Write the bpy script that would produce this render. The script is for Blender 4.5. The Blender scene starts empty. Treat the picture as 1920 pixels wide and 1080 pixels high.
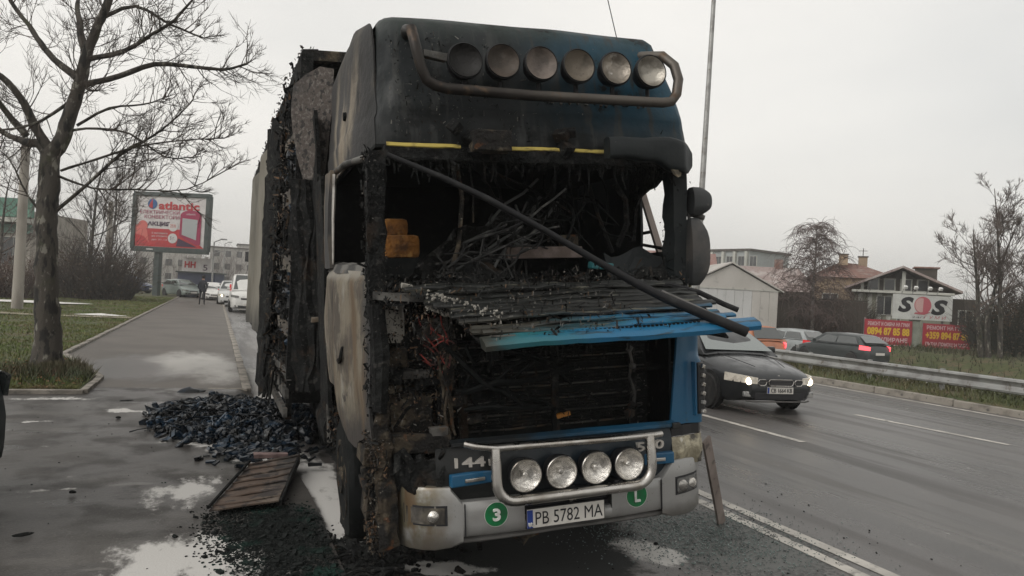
import bpy, bmesh, math, random
from mathutils import Vector, Matrix, noise
R = math.radians
S = bpy.context.scene
COL = S.collection

# ---------------------------------------------------------------- camera, sky, sun, exposure
cam_d = bpy.data.cameras.new('camera'); cam = bpy.data.objects.new('camera', cam_d); COL.objects.link(cam)
cam_d.sensor_width = 36.0; cam_d.lens = 26.25; cam_d.clip_start = 0.05; cam_d.clip_end = 3000
yaw, pit, rol = R(21.63), R(0.53), R(3.2)
F_ = Vector((math.sin(yaw)*math.cos(pit), math.cos(yaw)*math.cos(pit), math.sin(pit)))
R0 = Vector((math.cos(yaw), -math.sin(yaw), 0)); U0 = R0.cross(F_)
XC = R0*math.cos(rol)+U0*math.sin(rol); YC = U0*math.cos(rol)-R0*math.sin(rol)
cam.matrix_world = Matrix(((XC.x, YC.x, -F_.x, 0), (XC.y, YC.y, -F_.y, 0), (XC.z, YC.z, -F_.z, 1.8), (0, 0, 0, 1)))
S.camera = cam

SUN_EL, SUN_AZ = R(38), R(250)
W = bpy.data.worlds.new('World'); S.world = W; W.use_nodes = True
wn, wl = W.node_tree.nodes, W.node_tree.links
wn.clear()
sky = wn.new('ShaderNodeTexSky'); sky.sky_type = 'NISHITA'; sky.sun_disc = False
sky.sun_elevation = SUN_EL; sky.sun_rotation = SUN_AZ; sky.dust_density = 6; sky.air_density = 1.5
hs = wn.new('ShaderNodeHueSaturation'); hs.inputs['Saturation'].default_value = .12
b1 = wn.new('ShaderNodeBackground'); b1.inputs['Strength'].default_value = .06
tc = wn.new('ShaderNodeTexCoord'); mp = wn.new('ShaderNodeMapping'); mp.inputs['Scale'].default_value = (1, 1, 2.6)
nz = wn.new('ShaderNodeTexNoise'); nz.inputs['Scale'].default_value = 1.6; nz.inputs['Detail'].default_value = 5; nz.inputs['Roughness'].default_value = .45
rp = wn.new('ShaderNodeValToRGB'); rp.color_ramp.elements[0].position = .3; rp.color_ramp.elements[1].position = .72
rp.color_ramp.elements[0].color = (.56, .558, .54, 1); rp.color_ramp.elements[1].color = (.80, .772, .722, 1)
b2 = wn.new('ShaderNodeBackground'); b2.inputs['Strength'].default_value = .98
mx = wn.new('ShaderNodeAddShader'); wo = wn.new('ShaderNodeOutputWorld')
wl.new(sky.outputs[0], hs.inputs['Color']); wl.new(hs.outputs[0], b1.inputs['Color'])
wl.new(tc.outputs['Generated'], mp.inputs[0]); wl.new(mp.outputs[0], nz.inputs['Vector']); wl.new(nz.outputs['Fac'], rp.inputs[0]); wl.new(rp.outputs[0], b2.inputs['Color'])
wl.new(b1.outputs[0], mx.inputs[0]); wl.new(b2.outputs[0], mx.inputs[1]); wl.new(mx.outputs[0], wo.inputs['Surface'])
sd = bpy.data.lights.new('sun', 'SUN'); sun = bpy.data.objects.new('sun', sd); COL.objects.link(sun)
sd.energy = .5; sd.angle = R(30); sd.color = (1, .95, .88)
sun.rotation_euler = (R(90)-SUN_EL, 0, R(180)-SUN_AZ)
vs = S.view_settings; vs.view_transform = 'Standard'; vs.look = 'None'; vs.exposure = 0; vs.gamma = 1; vs.use_curve_mapping = False
S.cycles.max_bounces = 6; S.cycles.use_denoising = True

# ---------------------------------------------------------------- materials
def mat(name, base, rough=.6, metal=0., layers=(), bump=None, spec=.5, emit=None, coat=0., trans=0., rvar=None):
    m = bpy.data.materials.new(name); m.use_nodes = True
    n, l = m.node_tree.nodes, m.node_tree.links
    p = n['Principled BSDF']
    p.inputs['Metallic'].default_value = metal; p.inputs['Roughness'].default_value = rough
    p.inputs['Specular IOR Level'].default_value = spec; p.inputs['Coat Weight'].default_value = coat
    p.inputs['Transmission Weight'].default_value = trans
    if emit:
        p.inputs['Emission Color'].default_value = (*emit[0], 1); p.inputs['Emission Strength'].default_value = emit[1]
    t = n.new('ShaderNodeTexCoord')
    def vec(st):
        if not st: return t.outputs['Object']
        q = n.new('ShaderNodeMapping'); q.inputs['Scale'].default_value = st; l.new(t.outputs['Object'], q.inputs[0]); return q.outputs[0]
    def noise_(s, st=None, det=5, ro=.55):
        q = n.new('ShaderNodeTexNoise'); q.inputs['Scale'].default_value = s; q.inputs['Detail'].default_value = det; q.inputs['Roughness'].default_value = ro
        l.new(vec(st), q.inputs['Vector']); return q.outputs['Fac']
    def rng(sock, a, b, c=0., d=1.):
        q = n.new('ShaderNodeMapRange'); q.interpolation_type = 'SMOOTHSTEP'
        for k, v in ((1, a), (2, b), (3, c), (4, d)): q.inputs[k].default_value = v
        l.new(sock, q.inputs[0]); return q.outputs[0]
    def math_(op, a, b):
        q = n.new('ShaderNodeMath'); q.operation = op
        for k, v in ((0, a), (1, b)):
            if isinstance(v, (int, float)): q.inputs[k].default_value = v
            else: l.new(v, q.inputs[k])
        return q.outputs[0]
    col = None; rsock = None
    for L in layers:
        f = None
        if 'band' in L:
            f = rng(math_('ABSOLUTE', math_('SUBTRACT', noise_(L['s'], L.get('st'), L.get('det', 4), .55), .5), 0), 0, L['band'], 1, 0)
        elif 'pos' in L or 'attr' in L:
            if 'pos' in L:
                a_, lo, hi, amp = L['pos']
                q = n.new('ShaderNodeSeparateXYZ'); l.new(t.outputs['Object'], q.inputs[0]); c = q.outputs['XYZ'.index(a_)]
            else:
                q = n.new('ShaderNodeAttribute'); q.attribute_name = L['attr']; c = q.outputs['Fac']; lo, hi, amp = L['r']
            nn = math_('MULTIPLY', math_('SUBTRACT', noise_(L.get('s', 3), L.get('st'), L.get('det', 6), L.get('ro', .6)), .5), amp)
            f = rng(math_('ADD', c, nn), lo, hi) if hi > lo else math_('SUBTRACT', 1, rng(math_('ADD', c, nn), hi, lo))
            if 'mul' in L:
                f = math_('MULTIPLY', f, rng(noise_(L['mul'][0], L.get('mst')), L['mul'][1], L['mul'][2]))
        else:
            f = rng(noise_(L['s'], L.get('st'), L.get('det', 5), L.get('ro', .55)), L.get('lo', .4), L.get('hi', .65))
        if 'k' in L: f = math_('MULTIPLY', f, L['k'])
        if L.get('c') is not None:
            q = n.new('ShaderNodeMix'); q.data_type = 'RGBA'; l.new(f, q.inputs['Factor'])
            if col is None: q.inputs['A'].default_value = (*base, 1)
            else: l.new(col, q.inputs['A'])
            q.inputs['B'].default_value = (*L['c'], 1); col = q.outputs['Result']
        if 'rough' in L:
            q = n.new('ShaderNodeMix'); q.data_type = 'FLOAT'; l.new(f, q.inputs['Factor'])
            if rsock is None: q.inputs['A'].default_value = rough
            else: l.new(rsock, q.inputs['A'])
            q.inputs['B'].default_value = L['rough']; rsock = q.outputs[0]
    if col is not None: l.new(col, p.inputs['Base Color'])
    else: p.inputs['Base Color'].default_value = (*base, 1)
    if rsock is not None: l.new(rsock, p.inputs['Roughness'])
    if bump:
        q = n.new('ShaderNodeBump'); q.inputs['Strength'].default_value = bump[1]; q.inputs['Distance'].default_value = bump[2] if len(bump) > 2 else .02
        l.new(noise_(bump[0], bump[3] if len(bump) > 3 else None, 6, .6), q.inputs['Height']); l.new(q.outputs[0], p.inputs['Normal'])
    return m

BLUE = (.007, .088, .178)
CH = (.0065, .007, .007)
ASH = (.11, .105, .095)
m_char = mat('charred', CH, .85, 0, [dict(c=(.020, .021, .020), s=7, lo=.48, hi=.66, det=9), dict(c=(.034, .022, .014), s=4.1, lo=.55, hi=.68, k=.8, det=9), dict(c=(.055, .052, .047), s=17, lo=.58, hi=.66, k=.7, det=10), dict(c=(.004, .004, .004), s=12, lo=.54, hi=.64, det=8), dict(c=ASH, s=42, lo=.65, hi=.72, k=.7)], (34, 1., .03), spec=.2)
m_char_fine = mat('charred_dark', (.005, .006, .006), .85, 0, [dict(c=(.014, .015, .014), s=12, lo=.5, hi=.75)], (40, .6, .01), spec=.18)
m_sheetchar = mat('soot_panel', (.009, .012, .013), .55, 0, [dict(c=(.021, .023, .022), s=2.5, lo=.45, hi=.8), dict(c=(.07, .07, .065), s=30, lo=.66, hi=.75, k=.6)], (9, .3, .02), spec=.3)
m_roof = mat('roof_paint_burnt', (.006, .058, .098), .5, 0, [
    dict(c=(.010, .036, .050), s=3, lo=.4, hi=.7, k=.7),
    dict(c=(.0075, .0105, .0115), pos=('X', .95, -.25, .75), s=2.2, det=9),
    dict(c=(.006, .0075, .0075), pos=('Z', 3.12, 2.78, .35), s=3, det=9),
    dict(c=(.032, .042, .036), pos=('Z', 3.42, 3.66, .3), s=4, k=.7),
    dict(c=(.026, .028, .027), s=6, st=(2.5, 1, .25), lo=.52, hi=.66, det=10), dict(c=(.05, .05, .045), s=9, st=(1, 1, .5), lo=.60, hi=.68, det=12, ro=.7, k=.6), dict(c=(.004, .005, .005), s=4, lo=.56, hi=.64, det=12, ro=.7),
    dict(c=(.09, .09, .08), s=38, lo=.68, hi=.75, k=.6), dict(rough=.75, s=4, lo=.4, hi=.6)], (10, .45, .015), spec=.28)
m_side = mat('side_paint_burnt', (.235, .20, .15), .8, 0, [
    dict(c=(.13, .10, .07), s=3.5, lo=.4, hi=.66, st=(1, 1, .35)),
    dict(c=(.045, .043, .042), s=2.2, lo=.42, hi=.56, st=(1, 1, .45), det=9),
    dict(c=(.016, .016, .016), pos=('Y', 1.10, .55, .9), s=2.4, det=9),
    dict(c=(.03, .029, .028), pos=('Z', 3.25, 3.6, .7), s=2.5, det=9, k=.8),

    dict(c=(.02, .018, .017), pos=('Y', 1.75, 2.1, .3), s=3),
    dict(c=(.015, .014, .013), s=7, lo=.58, hi=.7, st=(1, 1, .3))], (16, .5, .02))
m_door = mat('door_paint_burnt', (.165, .142, .105), .8, 0, [
    dict(c=(.25, .235, .20), s=3.6, lo=.54, hi=.68, st=(1, 1, .5), det=10), dict(c=(.070, .058, .045), s=2.6, lo=.46, hi=.58, st=(1, 1, .6), det=12, ro=.7), dict(c=(.03, .027, .024), s=5, lo=.58, hi=.64, st=(1, 1, .8), det=12, ro=.7), dict(c=(.020, .019, .018), pos=('Z', 1.25, .85, .9), s=3.5, det=10, k=.85), dict(c=(.12, .10, .08), s=24, lo=.56, hi=.66, st=(1, 1, .35), k=.7),
    dict(c=(.105, .072, .042), s=5, lo=.48, hi=.66, st=(1.2, 1.2, .22), det=9),
    dict(c=(.028, .025, .022), s=9, lo=.58, hi=.68, st=(1.5, 1.5, .16), det=9),
    dict(c=(.26, .245, .21), pos=('Z', 1.93, 1.99, .06), s=9, k=.7),
    dict(c=(.03, .03, .03), pos=('Y', .62, .42, .25), s=5),
    dict(c=(.04, .034, .03), pos=('Z', 1.15, .85, .35), s=6)], (22, .55, .015, (1, 1, .3)))
m_speck = mat('deflector_burnt', (.075, .062, .054), .9, 0, [dict(c=(.14, .125, .112), s=34, lo=.5, hi=.64, det=8), dict(c=(.022, .020, .019), s=20, lo=.52, hi=.62, det=9), dict(c=(.03, .03, .03), s=2, lo=.55, hi=.75)], (40, .7, .015))
m_rust = mat('burnt_steel', (.048, .038, .027), .9, 0, [dict(c=(.12, .10, .072), s=11, lo=.5, hi=.66, det=9), dict(c=(.014, .013, .012), s=7, lo=.44, hi=.56, det=9), dict(c=(.10, .042, .018), s=13, lo=.6, hi=.72), dict(c=(.26, .25, .21), s=26, lo=.66, hi=.74)], (30, 1., .03), spec=.25)
m_greysteel = mat('grey_burnt_metal', (.115, .11, .10), .65, .1, [dict(c=(.03, .029, .027), s=6, lo=.42, hi=.58), dict(c=(.11, .075, .05), s=9, lo=.55, hi=.7)], (20, .5, .01))
m_whiteash = mat('ash_white_panel', (.27, .255, .225), .85, 0, [dict(c=(.06, .055, .05), s=8, lo=.5, hi=.66, st=(1, 1, .4)), dict(c=(.12, .09, .06), s=5, lo=.55, hi=.7)], (20, .6, .01))
m_blue = mat('blue_paint', BLUE, .33, 0, [dict(c=(.013, .085, .18), s=3, lo=.4, hi=.7), dict(c=(.03, .05, .06), s=22, lo=.66, hi=.75, k=.6), dict(rough=.6, s=8)], (14, .12, .01), coat=.25)
m_blueburn = mat('blue_paint_scorched', (.010, .115, .225), .45, 0, [dict(c=(.02, .15, .20), s=6, lo=.5, hi=.7, k=.6),
    dict(c=(.014, .042, .05), pos=('X', .45, -.05, 1.3), s=6, st=(.3, 1.5, 1.5), det=9), dict(c=(.030, .028, .021), pos=('X', -.05, -.35, 1.2), s=6, st=(.3, 1.5, 1.5), det=10),
    dict(c=(.010, .011, .010), pos=('Y', -.22, -.08, .34), s=5, st=(.22, 2, 2), det=10), dict(c=(.013, .013, .012), s=9, st=(.25, 2.5, 2.5), lo=.53, hi=.60, k=.9, det=9), dict(c=(.10, .095, .07), s=12, st=(.2, 3, 3), lo=.62, hi=.68, det=8), dict(c=(.17, .16, .12), s=24, lo=.62, hi=.72, st=(.3, 1, 1), k=.5)], (18, .5, .012))
m_bluefront = mat('blue_paint_singed', (.009, .105, .21), .4, 0, [dict(c=(.016, .11, .13), pos=('X', .15, -.35, .9), s=6, st=(.4, 1.5, 1.5), det=9), dict(c=(.028, .030, .024), pos=('X', -.35, -.62, .5), s=7, st=(.5, 1, 1), det=10), dict(c=(.013, .02, .022), s=10, st=(.3, 2, 2), lo=.56, hi=.63, k=.8, det=9)], (18, .5, .010))
m_bluedark = mat('dark_blue_panel', (.006, .014, .022), .35, 0, [dict(c=(.009, .01, .01), pos=('X', .2, -.6, .5), s=4), dict(c=(.04, .045, .045), s=30, lo=.65, hi=.75, k=.6)], (14, .3, .01))
m_bluetrim = mat('blue_trim_sooty', (.01, .075, .145), .4, 0, [dict(c=(.010, .012, .013), pos=('X', .35, -.35, .7), s=5), dict(c=(.012, .03, .045), s=6, lo=.5, hi=.7)], (14, .2, .01))
m_chrome = mat('dull_chrome', (.52, .50, .47), .24, 1, [dict(c=(.34, .31, .27), s=6, lo=.45, hi=.7), dict(rough=.42, s=9)])
m_tube = mat('sooty_tube', (.10, .088, .076), .5, .6, [dict(c=(.028, .024, .021), pos=('X', .5, -.5, .9), s=5), dict(c=(.09, .06, .04), s=9, lo=.55, hi=.7)], (18, .2, .005))
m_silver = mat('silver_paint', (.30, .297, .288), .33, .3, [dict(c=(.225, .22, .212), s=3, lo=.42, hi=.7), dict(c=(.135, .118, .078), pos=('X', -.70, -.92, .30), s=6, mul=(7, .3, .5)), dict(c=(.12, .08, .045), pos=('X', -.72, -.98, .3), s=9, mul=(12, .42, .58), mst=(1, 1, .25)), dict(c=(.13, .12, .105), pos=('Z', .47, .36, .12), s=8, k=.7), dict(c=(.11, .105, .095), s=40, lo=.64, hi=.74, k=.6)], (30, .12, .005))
m_lipgrey = mat('grey_plastic', (.105, .10, .095), .6, 0, [dict(c=(.07, .067, .062), s=6)])
m_black = mat('black_plastic', (.008, .008, .009), .6, 0, [dict(c=(.02, .02, .02), s=12, lo=.5, hi=.75)], (30, .2, .005), spec=.3)
m_yellow = mat('yellow_sealant', (.44, .34, .075), .7, 0, [dict(c=(.10, .075, .02), s=12, lo=.5, hi=.66, st=(.5, 1, 2)), dict(c=(.03, .025, .012), pos=('X', .3, .5, .2), s=12, k=.8)])
m_mirrorhouse = mat('sooty_mirror_shell', (.022, .024, .025), .5, 0, [dict(c=(.055, .05, .046), s=5), dict(c=(.10, .09, .08), s=24, lo=.64, hi=.74)], (25, .3, .005))
m_foamseat = mat('scorched_foam', (.23, .095, .018), .95, 0, [dict(c=(.07, .03, .01), s=7, lo=.46, hi=.66), dict(c=(.36, .19, .05), s=11, lo=.55, hi=.72)], (24, .8, .03))
m_redwire = mat('red_wire', (.22, .03, .022), .7, 0, [dict(c=(.03, .02, .018), s=9, lo=.45, hi=.6)])
m_greenst = mat('green_sticker', (.0, .155, .045), .45, 0, [dict(c=(.01, .10, .035), s=14)])
m_white = mat('white_print', (.72, .72, .70), .5, 0, [dict(c=(.55, .54, .51), s=20)])
m_plate = mat('plate_white', (.60, .575, .53), .45, 0, [dict(c=(.42, .39, .35), s=9, lo=.5, hi=.75)])
m_ink = mat('ink_black', (.012, .012, .014), .5)
m_eublue = mat('plate_blue', (.012, .04, .22), .5)
m_silvertxt = mat('silver_lettering', (.50, .47, .43), .35, .3)
m_beige = mat('leaning_board', (.27, .225, .20), .75, 0, [dict(c=(.19, .155, .135), s=4, st=(1, 1, .2)), dict(c=(.1, .08, .07), s=14, lo=.6, hi=.72)])
m_pinkdeb = mat('pink_scrap', (.45, .28, .22), .8)
m_rubber = mat('tyre_rubber', (.010, .010, .010), .85, 0, [dict(c=(.03, .028, .026), s=14)])
m_rim = mat('wheel_rim', (.30, .30, .30), .4, .7)
def lens_mat(name, c, soot, k):
    return mat(name, c, .18, .75, [dict(c=tuple(x*.45 for x in c), s=11, lo=.45, hi=.6), dict(c=(.75, .72, .66), s=9, lo=.62, hi=.72, k=k), dict(c=soot, s=4, lo=.3, hi=.7, k=1-k)], (22, .8, .02))
m_lensA = lens_mat('lamp_reflector', (.74, .71, .66), (.3, .28, .25), .95)
m_glass = mat('car_glass', (.03, .036, .035), .06, 0, spec=.9, coat=.6)
m_wglass = mat('windscreen_glass', (.10, .125, .12), .05, 0, spec=1, coat=1)
m_headon = mat('headlight_lit', (.8, .78, .7), .2, 0, emit=((1, .80, .52), 8.0))
m_headlens = mat('headlight_clear', (.46, .45, .42), .15, .5, [dict(c=(.16, .16, .155), s=13, lo=.44, hi=.6)], (25, .6, .01), emit=((1, .88, .7), .28))
m_headoff = mat('headlight_unlit', (.5, .5, .48), .12, .6, [dict(c=(.25, .25, .25), s=14)], (30, .6, .01))
m_tail = mat('tail_light', (.32, .01, .01), .25, 0, emit=((1, .05, .06), .35))
m_tailon = mat('tail_light_lit', (.5, .02, .02), .25, 0, emit=((1, .10, .12), 2.2))

# ---------------------------------------------------------------- mesh helpers
class MB:
    def __init__(s): s.v = []; s.f = []; s.mi = []; s.cur = 0
    def add(s, vs, fs):
        o = len(s.v); s.v += [Vector(x) for x in vs]; s.f += [tuple(i+o for i in f) for f in fs]; s.mi += [s.cur]*len(fs); return s
    def box(s, c, d, rot=None, tap=None):
        hx, hy, hz = d[0]/2, d[1]/2, d[2]/2; q = []
        for z in (-1, 1):
            k = tap if (tap and z > 0) else 1
            for x, y in ((-1, -1), (1, -1), (1, 1), (-1, 1)): q.append(Vector((x*hx*k, y*hy*k, z*hz)))
        if rot is not None:
            M = rot if isinstance(rot, Matrix) else Matrix.Rotation(rot[2], 3, 'Z') @ Matrix.Rotation(rot[1], 3, 'Y') @ Matrix.Rotation(rot[0], 3, 'X')
            q = [M @ v for v in q]
        c = Vector(c)
        return s.add([v+c for v in q], [(3, 2, 1, 0), (4, 5, 6, 7), (0, 1, 5, 4), (1, 2, 6, 5), (2, 3, 7, 6), (3, 0, 4, 7)])
    def beam(s, a, b, w, h, up=(0, 0, 1)):
        a, b = Vector(a), Vector(b); d = b-a; L = d.length; d.normalize(); u = Vector(up)
        x = d.cross(u); x = x.normalized() if x.length > 1e-5 else Vector((1, 0, 0)); u = x.cross(d)
        M = Matrix((x, d, u)).transposed(); return s.box((a+b)/2, (w, L, h), M)
    def tube(s, pts, r, n=6, cap=True):
        pts = [Vector(p) for p in pts]; m = len(pts); rr = r if isinstance(r, (list, tuple)) else [r]*m
        q = []; prev = None
        for i, p in enumerate(pts):
            d = (pts[min(i+1, m-1)]-pts[max(i-1, 0)])
            d = d.normalized() if d.length > 1e-7 else Vector((0, 0, 1))
            if prev is None:
                x = d.cross(Vector((.13, .31, 1))); x = x.normalized() if x.length > 1e-4 else d.orthogonal().normalized()
            else:
                x = prev-d*prev.dot(d); x = x.normalized() if x.length > 1e-6 else d.orthogonal().normalized()
            prev = x; y = d.cross(x)
            for k in range(n):
                a = 2*math.pi*k/n; q.append(p+(x*math.cos(a)+y*math.sin(a))*rr[i])
        fs = [(i*n+k, i*n+(k+1) % n, (i+1)*n+(k+1) % n, (i+1)*n+k) for i in range(m-1) for k in range(n)]
        if cap and n > 2: fs += [tuple(range(n-1, -1, -1)), tuple((m-1)*n+k for k in range(n))]
        return s.add(q, fs)
    def loft(s, rings, close=False, caps=False):
        n = len(rings[0]); q = [v for r in rings for v in r]; fs = []
        for i in range(len(rings)-1):
            for k in range(n if close else n-1):
                fs.append((i*n+k, i*n+(k+1) % n, (i+1)*n+(k+1) % n, (i+1)*n+k))
        if caps: fs += [tuple(range(n-1, -1, -1)), tuple((len(rings)-1)*n+k for k in range(n))]
        return s.add(q, fs)
    def prism(s, poly, d):      # polygon (list of 3D points) extruded by vector d
        n = len(poly); d = Vector(d); q = [Vector(p) for p in poly]
        q += [v+d for v in q]
        return s.add(q, [tuple(range(n)), tuple(range(2*n-1, n-1, -1))]+[(i, i+n, (i+1) % n+n, (i+1) % n) for i in range(n)])
    def lathe(s, prof, n, c=(0, 0, 0), ax='Y', M=None):   # prof: (radius, height along axis)
        q = []
        for r, h in prof:
            for k in range(n):
                a = 2*math.pi*k/n; x, y = r*math.cos(a), r*math.sin(a)
                v = Vector((x, h, y)) if ax == 'Y' else (Vector((h, x, y)) if ax == 'X' else Vector((x, y, h)))
                if M is not None: v = M @ v
                q.append(v+Vector(c))
        m = len(prof); fs = [(i*n+k, i*n+(k+1) % n, (i+1)*n+(k+1) % n, (i+1)*n+k) for i in range(m-1) for k in range(n)]
        fs += [tuple(range(n)), tuple((m-1)*n+k for k in range(n-1, -1, -1))]
        return s.add(q, fs)
    def grid(s, P): return s.loft(P)
    def jitter(s, amp, fr, seed=0, axes=(1, 1, 1)):
        o = Vector((seed*7.3, seed*3.1, seed*5.7))
        for v in s.v:
            d = noise.noise_vector(v*fr+o); v.x += d.x*amp*axes[0]; v.y += d.y*amp*axes[1]; v.z += d.z*amp*axes[2]
        return s
    def mesh(s, name, mats, smooth=False, bev=0, sub=0, solid=0, fix=True):
        me = bpy.data.meshes.new(name); me.from_pydata([tuple(v) for v in s.v], [], s.f)
        for m in (mats if isinstance(mats, (list, tuple)) else [mats]): me.materials.append(m)
        if max(s.mi, default=0): me.polygons.foreach_set('material_index', s.mi)
        if fix or bev or sub or solid:
            b = bmesh.new(); b.from_mesh(me)
            if sub: bmesh.ops.subdivide_edges(b, edges=b.edges[:], cuts=sub, use_grid_fill=True)
            if fix: bmesh.ops.recalc_face_normals(b, faces=b.faces[:])
            if solid: bmesh.ops.solidify(b, geom=b.faces[:], thickness=solid)
            if bev: bmesh.ops.bevel(b, geom=b.edges[:], offset=bev, segments=2, affect='EDGES', profile=.6, clamp_overlap=True)
            b.to_mesh(me); b.free()
        if smooth:
            me.polygons.foreach_set('use_smooth', [True]*len(me.polygons))
            try: me.set_sharp_from_angle(angle=R(smooth if smooth > 1 else 40))
            except Exception: pass
        me.update(); return me
    def build(s, name, mats, parent=None, smooth=False, bev=0, sub=0, solid=0, fix=True):
        o = bpy.data.objects.new(name, s.mesh(name, mats, smooth, bev, sub, solid, fix)); COL.objects.link(o)
        if parent is not None: o.parent = parent
        return o
def tag(o, label, cat, group=None, kind=None):
    if label: o['label'] = label
    if cat: o['category'] = cat
    if group: o['group'] = group
    if kind: o['kind'] = kind
    return o
def thing(name, label, cat, loc=(0, 0, 0), rz=0., group=None):
    o = bpy.data.objects.new(name, None); o.empty_display_size = .2; COL.objects.link(o); o.location = loc; o.rotation_euler = (0, 0, rz)
    return tag(o, label, cat, group)
def inst(name, me, parent, loc=(0, 0, 0), rot=(0, 0, 0), sc=(1, 1, 1)):
    o = bpy.data.objects.new(name, me); COL.objects.link(o); o.parent = parent; o.location = loc; o.rotation_euler = rot; o.scale = sc; return o
def text(name, body, m, parent, c, w, h, shear=0., bold=.0, M=None, ext=.002):
    cu = bpy.data.curves.new(name, 'FONT'); cu.body = body; cu.extrude = ext; cu.shear = shear; cu.offset = bold; cu.resolution_u = 3
    t = bpy.data.objects.new('tmp', cu); COL.objects.link(t); bpy.context.view_layer.update()
    me = bpy.data.meshes.new_from_object(t.evaluated_get(bpy.context.evaluated_depsgraph_get())); bpy.data.objects.remove(t)
    xs = [v.co.x for v in me.vertices]; ys = [v.co.y for v in me.vertices]
    x0, x1, y0, y1 = min(xs), max(xs), min(ys), max(ys)
    for v in me.vertices:
        p = Vector(((v.co.x-(x0+x1)/2)/(x1-x0)*w, -v.co.z, (v.co.y-(y0+y1)/2)/(y1-y0)*h))
        v.co = p
    me.materials.clear(); me.materials.append(m); me.name = name
    o = bpy.data.objects.new(name, me); COL.objects.link(o); o.parent = parent; o.location = c
    if M is not None: o.rotation_euler = M
    return o
def lerp(a, b, t): return a+(b-a)*t
def interp(x, pts):
    if x <= pts[0][0]: return pts[0][1]
    for (a, fa), (b, fb) in zip(pts, pts[1:]):
        if x <= b: return fa+(fb-fa)*(x-a)/(b-a)
    return pts[-1][1]
def sm(x, a, b):
    t = min(1, max(0, (x-a)/(b-a))); return t*t*(3-2*t)
def fbm(x, y, s=1.): return noise.fractal(Vector((x*s, y*s, 3.7)), 1., 2.1, 5)*.5
def ell(x, y, cx, cy, rx, ry, a=0):
    c, s_ = math.cos(a), math.sin(a); dx, dy = x-cx, y-cy
    u, v = (dx*c+dy*s_)/rx, (-dx*s_+dy*c)/ry
    return 1-math.sqrt(u*u+v*v)

# ================================================================ THE GROUND
foam_l = [dict(c=(.016, .017, .016), attr='soot', r=(.30, .62, 1.5), s=4.5, det=10, ro=.66, rough=.85),
          dict(c=(.52, .505, .48), attr='foam', r=(.34, .74, 3.0), s=2.6, det=14, ro=.74, st=(1.3, .7, 1), rough=.85)]
m_asph = mat('wet_asphalt', (.066, .061, .056), .42, 0, [dict(c=(.022, .020, .019), s=.55, band=.0022, k=.8), dict(c=(.02, .018, .017), s=1.4, band=.0018, k=.55), dict(c=(.10, .094, .086), s=.9, lo=.52, hi=.66, st=(.35, 1.6, 1), det=9, k=.8), 
    dict(c=(.040, .036, .033), s=.55, lo=.4, hi=.62, rough=.32), dict(c=(.085, .078, .070), s=1.3, lo=.5, hi=.75, st=(.6, 1, 1)), dict(c=(.030, .027, .025), s=4, lo=.52, hi=.7, st=(.5, 1, 1), k=.6),
    dict(c=(.15, .142, .13), s=75, lo=.58, hi=.68, k=.6), dict(c=(.025, .023, .021), s=50, lo=.58, hi=.68, k=.6), dict(rough=.62, s=2.2, lo=.42, hi=.66), dict(c=(.026, .024, .022), rough=.14, s=1.1, lo=.60, hi=.70, st=(.6, 1.3, 1), det=8), dict(c=(.16, .152, .14), s=3, lo=.66, hi=.72, st=(.4, 1.5, 1), det=9, k=.7)] + foam_l, (70, .35, .01), spec=.32)
m_road = mat('wet_road_asphalt', (.094, .087, .083), .36, 0, [dict(c=(.03, .028, .027), s=.30, band=.0016, k=.7), 
    dict(c=(.055, .051, .048), s=.5, lo=.42, hi=.62, st=(1.9, .14, 1), rough=.22), dict(c=(.115, .106, .096), s=1.1, lo=.5, hi=.7, st=(1.8, .07, 1)), dict(c=(.045, .042, .04), s=2.1, lo=.60, hi=.68, st=(1.6, .05, 1), k=.7), dict(c=(.042, .040, .038), s=3.5, lo=.64, hi=.69, det=9, k=.5),
    dict(c=(.20, .19, .175), s=85, lo=.58, hi=.68, k=.6), dict(c=(.03, .028, .026), s=60, lo=.58, hi=.68, k=.6), dict(rough=.52, s=1.3, lo=.46, hi=.62, st=(1.3, .12, 1)),
    dict(c=(.045, .044, .042), attr='crumb', r=(.3, .6, 1.1), s=34, rough=.7),
    dict(c=(.15, .155, .145), attr='crumb', r=(.35, .8, 1.3), s=21, k=.55, rough=.6)] + foam_l, (80, .4, .01), spec=.45)
m_pave = mat('pavement_asphalt', (.096, .083, .070), .55, 0, [dict(c=(.04, .033, .026), s=.45, band=.003, k=.8), 
    dict(c=(.070, .060, .050), s=.7, lo=.4, hi=.65), dict(c=(.15, .13, .11), s=30, lo=.58, hi=.72, k=.6),
    dict(c=(.05, .045, .04), attr='soot', r=(.25, .65, 1.0), s=1.6, st=(1, .4, 1), det=8, rough=.32),
    dict(c=(.40, .385, .36), attr='foam', r=(.3, 1.0, 1.5), s=1.5, st=(1, .4, 1), det=12, ro=.66, rough=.6)], (60, .35, .01), spec=.3)
m_kerb = mat('kerb_concrete', (.27, .245, .21), .85, 0, [dict(c=(.15, .135, .115), s=3, lo=.42, hi=.64), dict(c=(.09, .085, .075), s=11, lo=.58, hi=.72)], (30, .5, .01))
m_soil = mat('verge_soil', (.060, .068, .020), .95, 0, [dict(c=(.095, .072, .038), s=.9, lo=.44, hi=.62), dict(c=(.038, .052, .012), s=4, lo=.45, hi=.65)], (30, .8, .03))
m_ground = mat('far_ground', (.07, .065, .045), .95, 0, [dict(c=(.05, .055, .03), s=.08, lo=.42, hi=.6)])
m_line = mat('road_line_paint', (.52, .49, .44), .6, 0, [dict(c=(.14, .135, .125), s=9, lo=.52, hi=.66, det=8), dict(c=(.33, .31, .28), s=2, lo=.4, hi=.65)], (60, .3, .005))
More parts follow.
